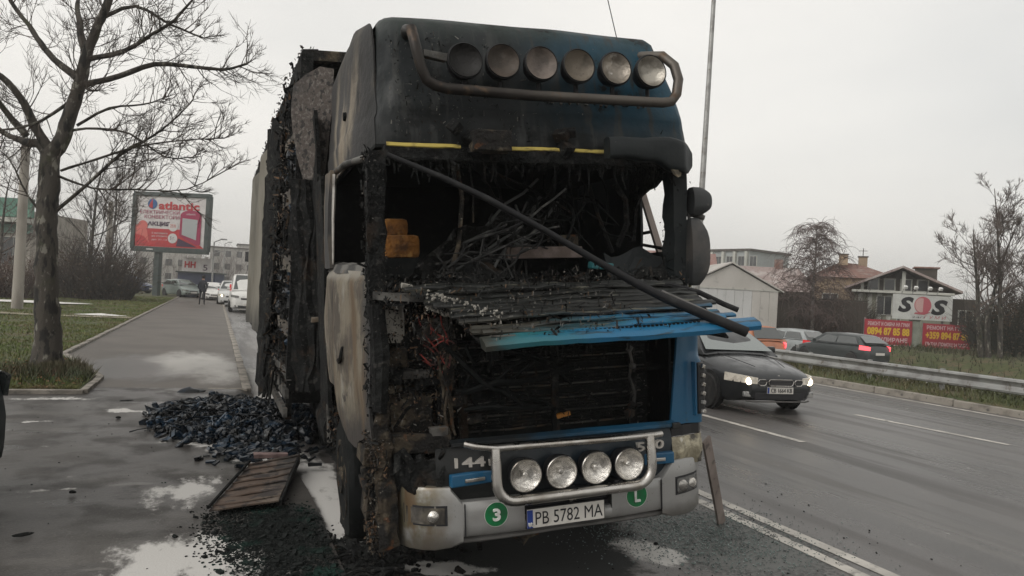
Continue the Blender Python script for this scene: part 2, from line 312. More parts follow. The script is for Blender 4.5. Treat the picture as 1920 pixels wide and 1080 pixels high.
m_path = mat('trodden_path', (.23, .20, .14), .95, 0, [dict(c=(.13, .11, .07), s=3, lo=.45, hi=.65)])
m_snow = mat('old_snow', (.62, .60, .57), .8, 0, [dict(c=(.4, .38, .34), s=3, lo=.5, hi=.7)])
def blade_mat(name, a, b, c): return mat(name, a, .7, 0, [dict(c=b, s=.7, lo=.4, hi=.6), dict(c=c, s=1.7, lo=.52, hi=.68)])
m_grass = blade_mat('grass_blades', (.088, .122, .022), (.115, .118, .032), (.135, .10, .05))

b = MB(); b.add([(-900, -900, -.78), (900, -900, -.78), (900, 1500, -.78), (-900, 1500, -.78)], [(0, 1, 2, 3)])
tag(b.build('ground', m_ground), None, None, kind='structure')

def xe(Y): return .62+.22*sm(Y, 10.5, 6.0)          # pavement edge at the gutter
def ladder(pts):
    out = []
    for (a, b_, st) in pts:
        n = max(1, int(round((b_-a)/st))); out += [a+(b_-a)*i/n for i in range(n)]
    return out+[pts[-1][1]]
def sheet(name, m, X, Y, attrs, zf, xf=None, kind='structure'):
    mb = MB(); mb.loft([[(xf(x, y) if xf else x, y, zf(x, y)) for x in X] for y in Y])
    o = mb.build(name, m, fix=False); me = o.data
    for k, fn in attrs.items():
        a = me.attributes.new(k, 'FLOAT', 'POINT')
        a.data.foreach_set('value', [fn(v.co.x, v.co.y) for v in me.vertices])
    me.polygons.foreach_set('use_smooth', [True]*len(me.polygons))
    tag(o, None, None, kind=kind); return o
C01 = lambda v: max(0., min(1., v))
def road_foam(x, y):
    if x > 4 or y > 18 or y < 2: return 0
    e = x-xe(y)
    s = sm(e, -.04, .06)*sm(e, .56, .2)*sm(y, 4.3, 4.9)*sm(y, 9.2, 8.0)*.86
    s = max(s, sm(e, -.02, .05)*sm(e, .95, .6)*sm(y, 10.8, 11.6)*sm(y, 17.5, 15)*.9)
    s = max(s, sm(e, 0., .05)*sm(e, .5, .3)*sm(y, 8, 8.4)*sm(y, 11, 10)*.55)
    s = max(s, C01(ell(x, y, 1.44, 4.66, .42, .17, -.3)*2.0)*.98, C01(ell(x, y, 3.02, 4.62, .26, .46, .2)*2)*.72)
    return s
def road_soot(x, y):
    if x > 5 or y > 20: return 0
    s = C01(ell(x, y, 2.15, 5.2, 1.15, 1.35)*2.5)
    s = max(s, C01(ell(x, y, 1.25, 4.45, .5, .35)*2.5)*.9, C01(ell(x, y, 2.0, 3.9, 1.0, .45)*2.5)*.75)
    s = max(s, sm(x, .8, 1.1)*sm(x, 3.3, 3.0)*sm(y, 5, 6)*.8)
    if x-xe(y) < .45: s *= .35
    return s*(1-.8*C01(ell(x, y, 3.02, 4.62, .24, .4, .2)*3))
def road_crumb(x, y):
    if x > 7 or y > 9: return 0
    return C01(ell(x, y, 3.75, 4.75, 1.0, 1.15, .3)*1.6)
XR = ladder([(0, 4.2, .055), (4.2, 8, .4), (8, 13.75, 1.2)])
YR = ladder([(-30, 3, 3), (3, 9, .055), (9, 18, .12), (18, 40, 2), (40, 160, 10), (160, 500, 60)])
sheet('road', m_road, XR, YR, dict(foam=road_foam, soot=road_soot, crumb=road_crumb), lambda x, y: 0, lambda x, y: x+lerp(xe(y), .62, sm(x, .6, 3.2)))

def dz(x, y):
    e = xe(y)-x
    return .035+.085*sm(y, 9.6, 12.1)*sm(e, .55, .85)
def drive_foam(x, y):
    if x < -6 or y < 3: return 0
    s = C01(ell(x, y, -.14, 6.65, .42, .85, -.25)*1.1)*.80
    s = max(s, C01(ell(x, y, -.08, 4.95, .62, .85, -.3)*1.6)*.95, C01(ell(x, y, .05, 4.3, .75, .6)*1.4)*.9)
    s = max(s, C01(ell(x, y, -.78, 10.52, .55, .10, -.35)*2.5)*.9, C01(ell(x, y, .05, 9.45, .35, .5)*2)*.72, C01(ell(x, y, .2, 8.5, .5, .7)*1.3)*.75)
    s = max(s, C01(ell(x, y, .55, 7.9, .35, .9)*1.8)*.95, C01(ell(x, y, .0, 8.9, .7, .6)*1.5)*.7, C01(ell(x, y, -1.02, 7.9, .10, .22, .3)*2)*.55)
    s = max(s, C01(ell(x, y, -1.9, 11.35, .7, .10)*2)*.8, C01(ell(x, y, -1.75, 10.0, .3, .12)*2)*.6, C01(ell(x, y, -1.3, 6.9, .5, .08)*2)*.5)
    return s
def drive_soot(x, y):
    if x < -6 or y < 2: return 0
    s = C01(ell(x, y, .50, 5.35, .42, .95, -.25)*2.4)
    s = max(s, C01(ell(x, y, .45, 8.0, .5, .6)*2.4)*.85, C01(ell(x, y, .35, 9.7, .8, 1.8, .2)*2)*.7, C01(ell(x, y, .75, 4.3, .5, .55)*2.4)*.9)
    return s
XD = ladder([(-46, -6, 4), (-6, -1.6, .28), (-1.6, 0, .055)])
YD = ladder([(-30, 3, 3), (3, 9, .055), (9, 12.3, .11)])
sheet('driveway', m_asph, XD, YD, dict(foam=drive_foam, soot=drive_soot), dz, lambda x, y: x+xe(y)-.0 if x > -2 else x+xe(y))
def pv_foam(x, y): return C01(ell(x, y, -.2, 15.6, 1.3, 4.2, .1)*1.5)*.9
def pv_soot(x, y): return C01(ell(x, y, -1.2, 15.2, 1.6, 3.2)*1.6)*.75
XP = ladder([(-3.25, 0, .1)]); YP = ladder([(12.3, 22, .12), (22, 130, 4)])
pav = sheet('pavement', m_pave, XP, YP, dict(foam=pv_foam, soot=pv_soot), lambda x, y: .12, lambda x, y: x+.47)
# kerb stones along the pavement, lowered along the driveway
def kerb_mesh(w, l, h):
    return MB().box((0, 0, 0), (w, l-.012, h)).mesh('kerb_stone', m_kerb, bev=.012)
km = kerb_mesh(.14, 1.0, .26); kl = kerb_mesh(.14, .5, .26)
rng = random.Random(4)
for i in range(52):
    inst('kerb_stone', km, pav, (.545+rng.uniform(-.006, .006), 12.8+i, -.005+rng.uniform(-.008, .004)), (0, rng.uniform(-.012, .012), rng.uniform(-.006, .006)))
for i in range(10, 17):
    y = 4.0+.5*i; a = math.atan2(xe(y+.25)-xe(y-.25), .5)
    inst('kerb_stone', kl, pav, (xe(y)-.055, y, -.088+rng.uniform(-.006, .004)), (0, rng.uniform(-.01, .01), -a))
mb = MB().box((.26, 12.26, .05), (.56, .1, .148)); mb.build('end_kerb', m_kerb, pav, bev=.01)

# verge with bare tree, kerb round it
def vx(y): return interp(y, [(11.8, -1.68), (13.3, -1.68), (17, -2.78), (200, -2.78)])
YV = ladder([(11.8, 20, .5), (20, 60, 3), (60, 200, 20)]); XV = ladder([(-60, -6, 6), (-6, 0, .5)])
def vz(x, y): return .15+.05*noise.noise(Vector((x*.5, y*.5, 0)))*sm(vx(y)-x, .1, .8)
ver = sheet('grass_verge', m_soil, XV, YV, {}, lambda x, y: vz(x, y), lambda x, y: x+vx(y))
line = [(-9, 11.72), (-1.6, 11.72), (-1.6, 13.3), (-2.71, 17.0), (-2.71, 68)]
kv = MB().box((0, 0, 0), (.10, .985, .24)).mesh('kerb_stone', m_kerb, bev=.01)
for (a, b_) in zip(line, line[1:]):
    L = math.dist(a, b_); n = max(1, round(L)); ang = math.atan2(b_[0]-a[0], b_[1]-a[1])
    for i in range(n):
        t = (i+.5)/n
        inst('kerb_stone', kv, ver, (lerp(a[0], b_[0], t), lerp(a[1], b_[1], t), .055+rng.uniform(-.012, .006)), (rng.uniform(-.01, .01), rng.uniform(-.02, .02), -ang), (1, L/n, 1))
sheet('path', m_path, ladder([(-14, -2.8, .4)]), ladder([(30.2, 31.4, .2)]), {}, lambda x, y: vz(x, y)+.03, lambda x, y: x)
for (cx, cy, rx, ry) in ((-8.2, 41, 2.4, 1.2), (-7.0, 22.6, .35, .18), (-3.9, 31.4, .8, .25)):
    mb = MB(); ring = [(cx+rx*math.cos(a)*(1+.25*math.sin(3*a)), cy+ry*math.sin(a)*(1+.2*math.cos(2*a)), vz(cx, cy)+.05) for a in [i*.3 for i in range(21)]]
    mb.add([(cx, cy, vz(cx, cy)+.12)]+ring, [(0, 1+i, 1+(i+1) % 21) for i in range(21)]); tag(mb.build('snow_patch', m_snow, smooth=True), None, None, kind='structure')

def blades(name, m, n, sample, zf, hmin, hmax, wd, seed):
    r = random.Random(seed); mb = MB(); V = []; Fc = []
    for _ in range(n):
        x, y = sample(r); d = math.hypot(x, y); w = wd*max(1, d/12); h = r.uniform(hmin, hmax); a = r.uniform(0, 6.28)
        lx, ly = r.gauss(0, .4)*h, r.gauss(0, .4)*h; z = zf(x, y)-.01; k = len(V)
        V += [(x-w*math.cos(a), y-w*math.sin(a), z), (x+w*math.cos(a), y+w*math.sin(a), z), (x+lx, y+ly, z+h)]; Fc.append((k, k+1, k+2))
    mb.v = [Vector(v) for v in V]; mb.f = Fc; mb.mi = [0]*len(Fc)
    return tag(mb.build(name, m, fix=False), None, None, kind='stuff')
def sv(r):
    y = 11.8+50*r.random()**2.2; return vx(y)-.03-7.5*r.random()**1.3, y
blades('grass', m_grass, 46000, sv, vz, .03, .085, .009, 1)
def st(r):
    a, q = r.uniform(0, 6.28), abs(r.gauss(0, .55)); x, y = -2.3+q*math.cos(a), 13.6+q*1.3*math.sin(a)
    return (min(x, vx(y)-.04), max(11.82, y))
blades('grass', blade_mat('tufts_at_tree', (.03, .045, .012), (.06, .05, .02), (.075, .05, .025)), 2600, st, vz, .08, .24, .009, 2)
m_litter = mat('fallen_leaves', (.13, .06, .025), .9, 0, [dict(c=(.20, .12, .06), s=5, lo=.45, hi=.6)])
r = random.Random(8); mb = MB()
for _ in range(900):
    x = -2.6+r.gauss(0, .8); y = 13.4+r.gauss(0, 1.2)
    if y < 11.85 or x > vx(y)-.05: continue
    s_ = r.uniform(.02, .045); M = Matrix.Rotation(r.uniform(0, 6.3), 3, 'Z') @ Matrix.Rotation(r.uniform(-.8, .8), 3, 'X'); c = Vector((x, y, vz(x, y)+.035))
    mb.add([M @ Vector(p)*s_+c for p in ((-1, 0, 0), (0, -.6, .1), (1, 0, 0), (0, .6, .1))], [(0, 1, 2, 3)])
tag(mb.build('leaf_litter', m_litter, fix=False), None, None, kind='stuff')

# median, second carriageway
def mz(x, y): return .13+.10*sm(x, 14.4, 15.6)-.80*sm(x, 16.0, 18.0)
med = sheet('median_strip', m_soil, ladder([(14.47, 18.2, .3)]), ladder([(-30, 60, 3), (60, 400, 40)]), {}, mz)
kmd = MB().box((0, 0, 0), (.15, 1.98, .26)).mesh('kerb_stone', m_kerb, bev=.015)
for i in range(32):
    inst('kerb_stone', kmd, med, (14.4+rng.uniform(-.012, .012), -2+2*i, .01+rng.uniform(-.012, .008)), (0, rng.uniform(-.01, .01), rng.uniform(-.004, .004)))
blades('grass', blade_mat('median_grass', (.068, .082, .026), (.10, .092, .036), (.13, .105, .055)), 22000, lambda r: (14.55+3*r.random(), 2+55*r.random()**1.5), mz, .06, .2, .010, 3)
sheet('far_road', m_road, ladder([(17.7, 30.2, 2)]), ladder([(-30, 400, 20)]), {}, lambda x, y: -.55)
sheet('verge_beyond', m_soil, ladder([(30, 33, .5), (33, 180, 7)]), ladder([(-30, 300, 10)]), {}, lambda x, y: -.6+.68*sm(x, 30, 33.5))
blades('grass', blade_mat('far_grass', (.035, .042, .016), (.05, .046, .02), (.06, .048, .026)), 5000, lambda r: (30.2+9*r.random(), 12+45*r.random()), lambda x, y: -.6+.68*sm(x, 30, 33.5), .1, .4, .008, 5)

# painted lines
def strip(name, x0, y0, x1, y1, w):
    mb = MB(); n = max(1, int(abs(y1-y0)/2)); rows = []
    for i in range(n+1):
        t = i/n; x, y = lerp(x0, x1, t), lerp(y0, y1, t); rows.append([(x-w/2, y, .004), (x+w/2, y, .004)])
    mb.loft(rows); return tag(mb.build(name, m_line), None, None, kind='structure')
strip('lane_line', 4.44, 5.75, 4.62, -10, .12); strip('lane_line', 4.24, 5.65, 4.26, -10, .12)
strip('lane_line', 4.44, 5.76, 4.35, 60, .12); strip('lane_line', 4.24, 5.66, 4.15, 60, .12)
strip('lane_line', 7.56, 10.3, 7.62, 8.05, .12); strip('lane_line', 10.76, 10.15, 10.98, 7.5, .12)
for k in (1, 2, 3, 4):
    strip('lane_line', 7.55, 10.3+7*k, 7.55, 8.05+7*k, .12); strip('lane_line', 10.75, 10.2+7*k, 10.75, 7.5+7*k, .12)
strip('lane_line', 14.05, -20, 14.05, 120, .13); 

# ================================================================ THE BURNT TRUCK
T = thing('burnt_truck', 'burnt out truck cab with scorched blue front and silver bumper at the kerb', 'truck', (2.13, 4.10, 0))
T.rotation_euler = (0, R(-4.8), R(-2.5))
rng = random.Random(11)
def flare(y): return .13*sm(y, .42, 1.3)
# ---- high roof: front shell and side panels
ZL = [(z_+.038*sm(z_, 3.2, 3.56), y_, w_) for z_, y_, w_ in [(2.74, .30, 1.045), (2.80, .285, 1.045), (2.88, .305, 1.045), (2.955, .330, 1.045), (2.985, .318, 1.035), (3.02, .322, 1.032), (3.1, .355, 1.03), (3.2, .385, 1.02), (3.3, .41, 1.01), (3.4, .44, 1.005), (3.48, .475, 1.0), (3.545, .51, .995), (3.59, .57, .985), (3.62, .70, .97), (3.67, .98, .95), (3.73, 1.35, .92)]]
rings = []; left = []; right = []
for z, yf, w in ZL:
    f = [(-w, yf+.20, z), (-w+.008, yf+.13, z), (-w+.035, yf+.07, z), (-w+.08, yf+.035, z)]
    n = 20
    f += [(lerp(-w+.14, w-.14, i/n), yf+.012+.016*abs(2*i/n-1)**3, z) for i in range(n+1)]
    f += [(-x, y, z2) for x, y, z2 in f[3::-1]]
    kr = lerp(1.085, 1.0, sm(z, 3.15, 3.58)); f = [(x*(kr if x > 0 else 1), y, zz) for x, y, zz in f]
    rings.append(f)
    ys = [yf+.205, yf+.30, yf+.45]+[y for y in (1.1, 1.4, 1.7, 2.0, 2.3, 2.42) if y > yf+.5]
    while len(ys) < 9: ys.insert(3, ys[2]+.1*(1))
    ys = sorted(ys)[:9]; ys[-1] = 2.42
    left.append([(-(w+.002+flare(y)*.8), y, z) for y in ys]); right.append([(w*kr+.002+flare(y)*.5, y, z) for y in ys])
mb = MB(); mb.loft(rings); top = rings[-1]; mb.add(top, [tuple(range(len(top)))]); mb.jitter(.010, 2.6, 1)
roofp = mb.build('roof_front', m_roof, T, smooth=50)
tl = [(x+.05, 2.42, 3.735) if i in (0,) else (x, y, z) for i, (x, y, z) in enumerate(left[-1])]
mb = MB(); mb.loft(left); mb.jitter(.016, 3.2, 2); mb.build('roof_side', m_side, T, smooth=50, solid=.012)
mb = MB(); mb.loft(right); mb.jitter(.008, 2, 3); mb.build('roof_side', m_sheetchar, T, smooth=50, solid=-.012)
mb = MB(); L_, R_ = left[-1], right[-1]
mb.loft([[(lerp(a[0], b_[0], k/6), lerp(a[1], b_[1], k/6), a[2]+.03*math.sin(math.pi*k/6)) for k in range(7)] for a, b_ in zip(L_, R_)]); mb.jitter(.02, 2, 4); mb.build('roof_skin', m_sheetchar, T, smooth=50)
# dark hole and lock in the roof side panel
mb = MB(); mb.lathe([(.0, -.012), (.03, -.012), (.033, .01)], 10, (-1.135, 1.30, 3.12), 'X'); mb.build('fixing_hole', m_char_fine, T)
# ---- header over the windscreen with yellow sealant
mb = MB(); mb.box((0, .33, 2.705), (2.06, .14, .085)); mb.jitter(.006, 6, 5); mb.build('windscreen_header', m_char, T, bev=.012)
for a, b_ in ((-1.02, -.56), (-.23, .10), (.165, .47)):
    mb = MB(); n = 8
    mb.loft([[(lerp(a, b_, i/n), .262, 2.735+.002*math.sin(i*2)), (lerp(a, b_, i/n), .255, 2.742), (lerp(a, b_, i/n), .262, 2.762+.003*math.sin(i*3.1))] for i in range(n+1)])
    mb.jitter(.004, 9, 6); mb.build('sealant_strip', m_yellow, T)
mb = MB(); mb.box((-.39, .20, 2.775), (.24, .14, .13)); mb.jitter(.006, 8, 6); mb.build('sensor_box', m_rust, T, bev=.012)
for x, z, s_ in ((-.50, 2.80, .07), (-.60, 2.86, .06), (-.48, 2.72, .05), (.13, 2.76, .07), (.10, 2.84, .06), (.16, 2.86, .05)):
    mb = MB(); mb.box((x, .24, z), (s_, .09, s_*1.1), (rng.random(), rng.random(), rng.random())); mb.jitter(.014, 9, int(z*99)); mb.build('visor_bracket', m_char, T, bev=.008)
# ---- sun visor, what is left of it
prof = lambda x: interp(x, [(.37, .066), (.74, .078), (.84, .115), (1.02, .10), (1.06, .06)])
mb = MB(); rr = []
for i in range(15):
    x = lerp(.38, 1.06, i/14); h = prof(x); c = 2.755-.045*sm(x, .7, .92); yb = .17+.12*sm(x, .9, 1.06)
    rr.append([(x, yb+.05*math.copysign(abs(math.cos(a))**.45, math.cos(a))-.02, c+h*math.copysign(abs(math.sin(a))**.45, math.sin(a))) for a in [k*math.pi/8 for k in range(16)]])
mb.loft(rr, True, True); mb.jitter(.012, 7, 7); mb.build('sun_visor', m_sheetchar, T, smooth=45)
mb = MB(); mb.loft([[(.76, .15, 2.78), (.86, .13, 2.80), (.93, .14, 2.77)], [(.78, .13, 2.70), (.87, .10, 2.70), (.92, .12, 2.69)], [(.85, .13, 2.60), (.87, .115, 2.58), (.90, .13, 2.59)]]); mb.jitter(.02, 9, 8)
mb.build('hanging_liner', mat('beige_liner', (.20, .165, .11), .9, 0, [dict(c=(.06, .05, .035), s=14)]), T, solid=.006)
# ---- light bar tube and six roof lamps
pts = [(-.83, .52, 3.48), (-.86, .36, 3.47), (-.86, .22, 3.43), (-.835, .2, 3.30), (-.81, .2, 3.2), (-.78, .2, 3.13), (-.73, .2, 3.10), (-.66, .2, 3.085), (-.1, .195, 3.072), (.5, .195, 3.075), (.82, .2, 3.078), (.89, .2, 3.09), (.93, .2, 3.14), (.95, .205, 3.24), (.935, .23, 3.34), (.89, .30, 3.42), (.83, .5, 3.47)]
mb = MB(); mb.tube(pts, .034, 10); mb.build('roof_light_bar', m_tube, T, smooth=60)
for x, y, z in ((-.72, .24, 3.285),):
    mb = MB(); mb.box((x, y, z), (.16, .05, .045), (0, .1, .2)); mb.jitter(.01, 12, 4); mb.build('bar_bracket', m_greysteel, T, bev=.006)
def lamp(name, c, r, mlens, mshell=m_black, tilt=0., face=.035, mrim=m_black):
    c = Vector(c); M = Matrix.Rotation(tilt, 3, 'X')
    o = MB(); o.loft([[c+M@Vector((rr_*math.cos(2*math.pi*k/28), h_, rr_*math.sin(2*math.pi*k/28))) for k in range(28)] for rr_, h_ in ((r*.02, .15), (r*.35, .15), (r*.8, .10), (r*1.02, .03), (r*1.07, 0), (r*1.05, -.012), (r*.97, -.012), (r*.96, .0))], True); o = o.build(name, mshell, T, smooth=40)
    lb = MB(); lb.loft([[c+M@Vector((rr_*math.cos(2*math.pi*k/28), h_, rr_*math.sin(2*math.pi*k/28))) for k in range(28)] for rr_, h_ in ((r*.97, -.016), (r*.9, -.004), (r*.7, .018), (r*.45, .030), (r*.2, .034), (r*.02, .035))], True); lb.build('lens', mlens, o, smooth=60, fix=False)
    if mrim is m_chrome: MB().lathe([(r*.17, .03), (r*.17, .0), (r*.10, -.006), (.001, -.006)], 14, c, 'Y', M).build('bulb_cap', mlens, o, smooth=40)
    mb = MB(); mb.loft([[c+M@Vector((rr_*math.cos(2*math.pi*k/28), h_, rr_*math.sin(2*math.pi*k/28))) for k in range(28)] for rr_, h_ in ((r*.95, -.012), (r*.98, -.020), (r*1.02, -.014))], True); mb.build('lens_rim', mrim, o, smooth=60)
    mb = MB(); mb.tube([c+Vector((0, .05, -r)), c+Vector((0, .05, -r-.05))], .014, 6); mb.build('mount', m_black, o)
    return o
soots = [((.012, .011, .010), 0.), ((.075, .058, .045), .05), ((.17, .14, .12), .12), ((.15, .125, .095), .15), ((.36, .32, .27), .75), ((.42, .39, .34), 1.)]
for i, (x, z) in enumerate(((-.53, 3.27), (-.285, 3.283), (-.03, 3.287), (.23, 3.29), (.495, 3.29), (.757, 3.29))):
    c, k = soots[i]; ml = mat('roof_lamp_lens', c, .28 if k > .5 else .6, .6 if k > .5 else .1, [dict(c=tuple(v*.6 for v in c), s=9, lo=.42, hi=.62), dict(c=(.72, .70, .66), s=10, lo=.60, hi=.70, k=k), dict(c=(.05, .045, .04), s=26, lo=.62, hi=.72, k=.6)], (26, .6, .015))
    o = lamp('roof_lamp', (x, .235, z), .108, ml, m_black, R(-6)); o['label'] = ['soot blackened roof lamp', 'brown scorched roof lamp', 'brown scorched roof lamp', 'brown scorched roof lamp', 'clear roof lamp', 'clear roof lamp'][i]
for i in range(14):     # melted droplets under the tube
    x = lerp(.05, .75, i/13)+rng.uniform(-.02, .02)
    mb = MB(); mb.box((x, .335, 3.075+rng.uniform(-.008, .008)), (.016, .02, .018), (0, rng.random(), 0)); mb.build('melted_stub', m_greysteel, T)
# ---- windscreen pillars
mb = MB(); rr = []
for i in range(13):
    t = i/12; z = lerp(1.72, 2.72, t); c = (-1.095+.02*t, .36-.03*t)
    rr.append([(c[0]+dx, c[1]+dy, z) for dx, dy in ((-.05, -.03), (.045, -.06), (.065, .04), (.02, .12), (-.05, .10))])
mb.loft(rr, True, True); mb.jitter(.022, 14, 9); mb.build('windscreen_pillar', m_char, T)
mb = MB(); rr = []
for i in range(13):
    t = i/12; z = lerp(1.80, 2.72, t); x = 1.045-.02*t
    rr.append([(x+dx, .40-.05*t+dy, z) for dx, dy in ((-.085-.015*math.sin(i*1.9), .06), (-.06, -.04), (.03, -.06), (.06, .02), (.04, .12))])
mb.loft(rr, True, True); mb.jitter(.008, 12, 10); mb.build('windscreen_pillar', m_sheetchar, T, smooth=30)
MB().tube([(1.045, .345, 2.66), (1.065, .35, 2.4), (1.09, .36, 2.1), (1.115, .37, 1.84)], .011, 6).build('door_seal', mat('olive_seal', (.17, .15, .035), .7, 0, [dict(c=(.06, .055, .02), s=9)]), T)
# ---- left side: door, sleeper, window surround
def sx(y): return -(1.105+flare(y))
YS = [.37+.115*i for i in range(13)]
mb = MB(); rr = []
for i in range(15):
    t = i/14; row = []
    for y in YS:
        zb = .84+.34*sm(y, .85, 1.45); zt = 1.985+.03*(y-.4)
        z = lerp(zb, zt, t); row.append((sx(y)-.018*math.sin(math.pi*t)+.03*sm(t, .93, 1), y, z))
    rr.append(row)
mb.loft(rr); mb.jitter(.014, 3.3, 12, (1, .5, .5)); door = mb.build('door', m_door, T, smooth=50, solid=-.02)
mb = MB(); mb.loft([[(sx(y)-.004, y, 1.97+.03*(y-.4)), (sx(y)+.02, y, 2.03+.03*(y-.4)), (sx(y)+.075, y, 2.045+.03*(y-.4))] for y in YS]); mb.jitter(.012, 7, 13); mb.build('door_sill', m_greysteel, door, smooth=40)
mb = MB(); mb.tube([(sx(1.05)-.03, .95, 1.50), (sx(1.05)-.045, .96, 1.43), (sx(1.05)-.04, 1.0, 1.38), (sx(1.05)-.035, 1.06, 1.40)], .010, 6); mb.jitter(.02, 20, 2); mb.build('door_handle', m_char, door)
mb = MB(); mb.box((sx(.98)-.012, .98, 1.40), (.02, .035, .20)); mb.jitter(.012, 15, 3); mb.build('lock_recess', m_char_fine, door)
mb = MB(); mb.tube([(sx(.62)+.03, .60, 2.03), (sx(.62)+.035, .58, 2.4), (sx(.6)+.06, .55, 2.70)], .018, 6); mb.jitter(.01, 8, 3); mb.build('window_frame', m_char, door)
mb = MB(); mb.tube([(sx(1.42), 1.40, 2.06), (sx(1.42)+.01, 1.41, 2.4), (sx(1.42)+.03, 1.42, 2.72)], [.008, .012, .016], 6); mb.build('window_frame', mat('bare_aluminium', (.48, .46, .42), .4, .5, [dict(c=(.10, .09, .08), s=5, lo=.45, hi=.65)]), door)
mb = MB(); mb.loft([[(sx(y), y, 2.03), (sx(y)+.004, y, 2.25), (sx(y)+.012, y, 2.5), (sx(y)+.03, y, 2.75)] for y in (1.43, 1.55, 1.66, 1.78)]); mb.jitter(.014, 6, 14); mb.build('door_pillar', m_side, T, smooth=40, solid=-.03)
mb = MB(); mb.loft([[(sx(y)-.004, y, z) for z in (.95, 1.2, 1.5, 1.8, 2.1, 2.4, 2.76)] for y in (1.765, 1.9, 2.05, 2.2, 2.42)]); mb.jitter(.016, 5, 15); mb.build('sleeper_side', m_char, T, smooth=40, solid=-.03)
mb = MB(); mb.loft([[(sx(2.4)+.02+.02*math.sin(z*9), y, z) for z in (.75, 1.1, 1.5, 1.9, 2.3, 2.7, 3.1, 3.4)] for y in (2.43, 2.6, 2.78, 2.9)]); mb.jitter(.03, 5, 16); mb.build('gap_panel', m_char, T, smooth=40, solid=-.03)
# burnt deflector hanging between cab and trailer
out = [(2.44, 3.62), (2.62, 3.64), (2.80, 3.60), (2.95, 3.52), (2.98, 3.2), (2.92, 2.95), (2.80, 2.76), (2.68, 2.64), (2.55, 2.66), (2.44, 2.80)]
mb = MB(); P_ = [(-1.40, 3.70), (-1.425, 3.5), (-1.42, 3.32), (-1.385, 3.05), (-1.33, 2.80), (-1.27, 2.77), (-1.21, 2.79), (-1.16, 2.9), (-1.10, 3.4), (-1.07, 3.79), (-1.18, 3.83), (-1.3, 3.78)]
mb.prism([(x, 2.50+.9*abs(x+1.06), z) for x, z in P_], (0, .02, 0)); mb.build('side_deflector', m_speck, T, bev=.003)
mb = MB(); mb.loft([[(lerp(-1.17, -1.46, i/8)+.02*math.sin(z*7+i), 2.62+.18*(i/8)+.02*math.sin(i*2.7), z) for i in range(9)] for z in [lerp(.95, 2.86, k/16) for k in range(17)]]); mb.jitter(.035, 6, 8); mb.build('gap_sheet', m_char, T, solid=.012)
mb = MB(); mb.box((-1.28, 2.56, 1.60), (.07, .05, .045)); mb.jitter(.015, 9, 2); mb.build('air_coupling', m_whiteash, T)
mb = MB(); mb.tube([(sx(.5)+.05, .48, 2.72), (sx(1.0)+.03, 1.0, 2.735), (sx(1.7)+.03, 1.75, 2.75)], .022, 8); mb.jitter(.01, 8, 6); mb.build('gutter_rail', m_greysteel, T, smooth=60)
# ---- right side wall with an open window
def wall(name, y0, y1, z0, z1, m, x=1.13):
    mb = MB(); ny, nz_ = max(2, int((y1-y0)/.15)), max(2, int((z1-z0)/.15))
    mb.loft([[(x+.4*flare(lerp(y0, y1, i/ny)), lerp(y0, y1, i/ny), lerp(z0, z1, k/nz_)) for k in range(nz_+1)] for i in range(ny+1)]); mb.jitter(.008, 6, 17)
    return mb.build(name, m, T, solid=.02)
wall('door_right', .46, 1.45, .95, 2.10, m_sheetchar).name = 'door'
wall('sleeper_side', 1.16, 2.42, .95, 2.76, m_sheetchar, 1.142)
mb = MB(); mb.prism([(1.10, .44, 2.78), (1.10, .44, 2.70), (1.09, .54, 2.66), (1.09, .62, 2.62), (1.09, .72, 2.63), (1.09, .80, 2.59), (1.09, .90, 2.58), (1.08, 1.0, 2.54), (1.08, 1.08, 2.45), (1.08, 1.13, 2.2), (1.08, 1.2, 2.2), (1.1, 1.2, 2.78)], (.025, 0, 0)); mb.build('torn_liner', m_char, T)
for a, b_, w in (((1.30, 1.35, 2.60), (1.30, 1.08, 2.10), .055), ((1.30, 1.60, 2.58), (1.30, 1.42, 2.12), .05)):
    MB().beam(a, b_, .03, w, (1, 0, 0)).build('window_post', m_beige, T)
MB().tube([(1.30, 1.5, 2.27), (1.30, 1.18, 2.28)], .014, 6).build('window_bar', m_char_fine, T); MB().tube([(1.2, 1.4, 2.2), (1.2, .95, 2.14), (1.15, .6, 2.10)], .014, 6).build('window_bar', m_char_fine, T)
# ---- interior: floor, back wall, dash, seat, wires
mb = MB(); mb.loft([[(x, 2.40, z) for x in (-1.2, -.6, 0, .6, 1.2)] for z in (.9, 1.5, 2.1, 2.8)]); mb.jitter(.03, 3, 18); mb.build('rear_wall', m_char_fine, T, solid=.02)
mb = MB(); mb.loft([[(x, y, 1.28) for x in (-1.15, -.5, .1, .6, 1.12)] for y in (.5, 1.1, 1.7, 2.4)]); mb.jitter(.03, 3, 19); mb.build('cab_floor', m_char_fine, T, solid=.02)
mb = MB(); mb.loft([[(x, y, 2.77) for x in (-1.08, -.5, .1, .6, 1.08)] for y in (.34, .9, 1.6, 2.4)]); mb.jitter(.03, 4, 20); mb.build('cab_ceiling', m_char_fine, T, solid=.02)
mb = MB(); nx = 40; rr = []
for i in range(nx+1):
    x = lerp(-1.06, 1.06, i/nx); h = 1.86+.07*noise.noise(Vector((x*4, 0, 1)))+.16*math.exp(-((x+.42)/.28)**2)+.12*sm(x, .6, .9)
    rr.append([(x, .24, 1.80), (x, .34, 1.87), (x, .46, h), (x, .62, h+.05), (x, .80, h-.02), (x, .95, 1.6), (x, .95, 1.3)])
mb.loft(rr); mb.jitter(.03, 9, 21); mb.build('dashboard', m_char, T, smooth=30)
mb = MB(); mb.box((.08, .52, 2.10), (.55, .05, .075), (0, .0, .05)); mb.jitter(.008, 6, 3); mb.build('dash_frame', mat('scorched_brown_frame', (.075, .055, .045), .8, 0, [dict(c=(.13, .10, .09), s=8)], (20, .4, .01)), T, bev=.006)
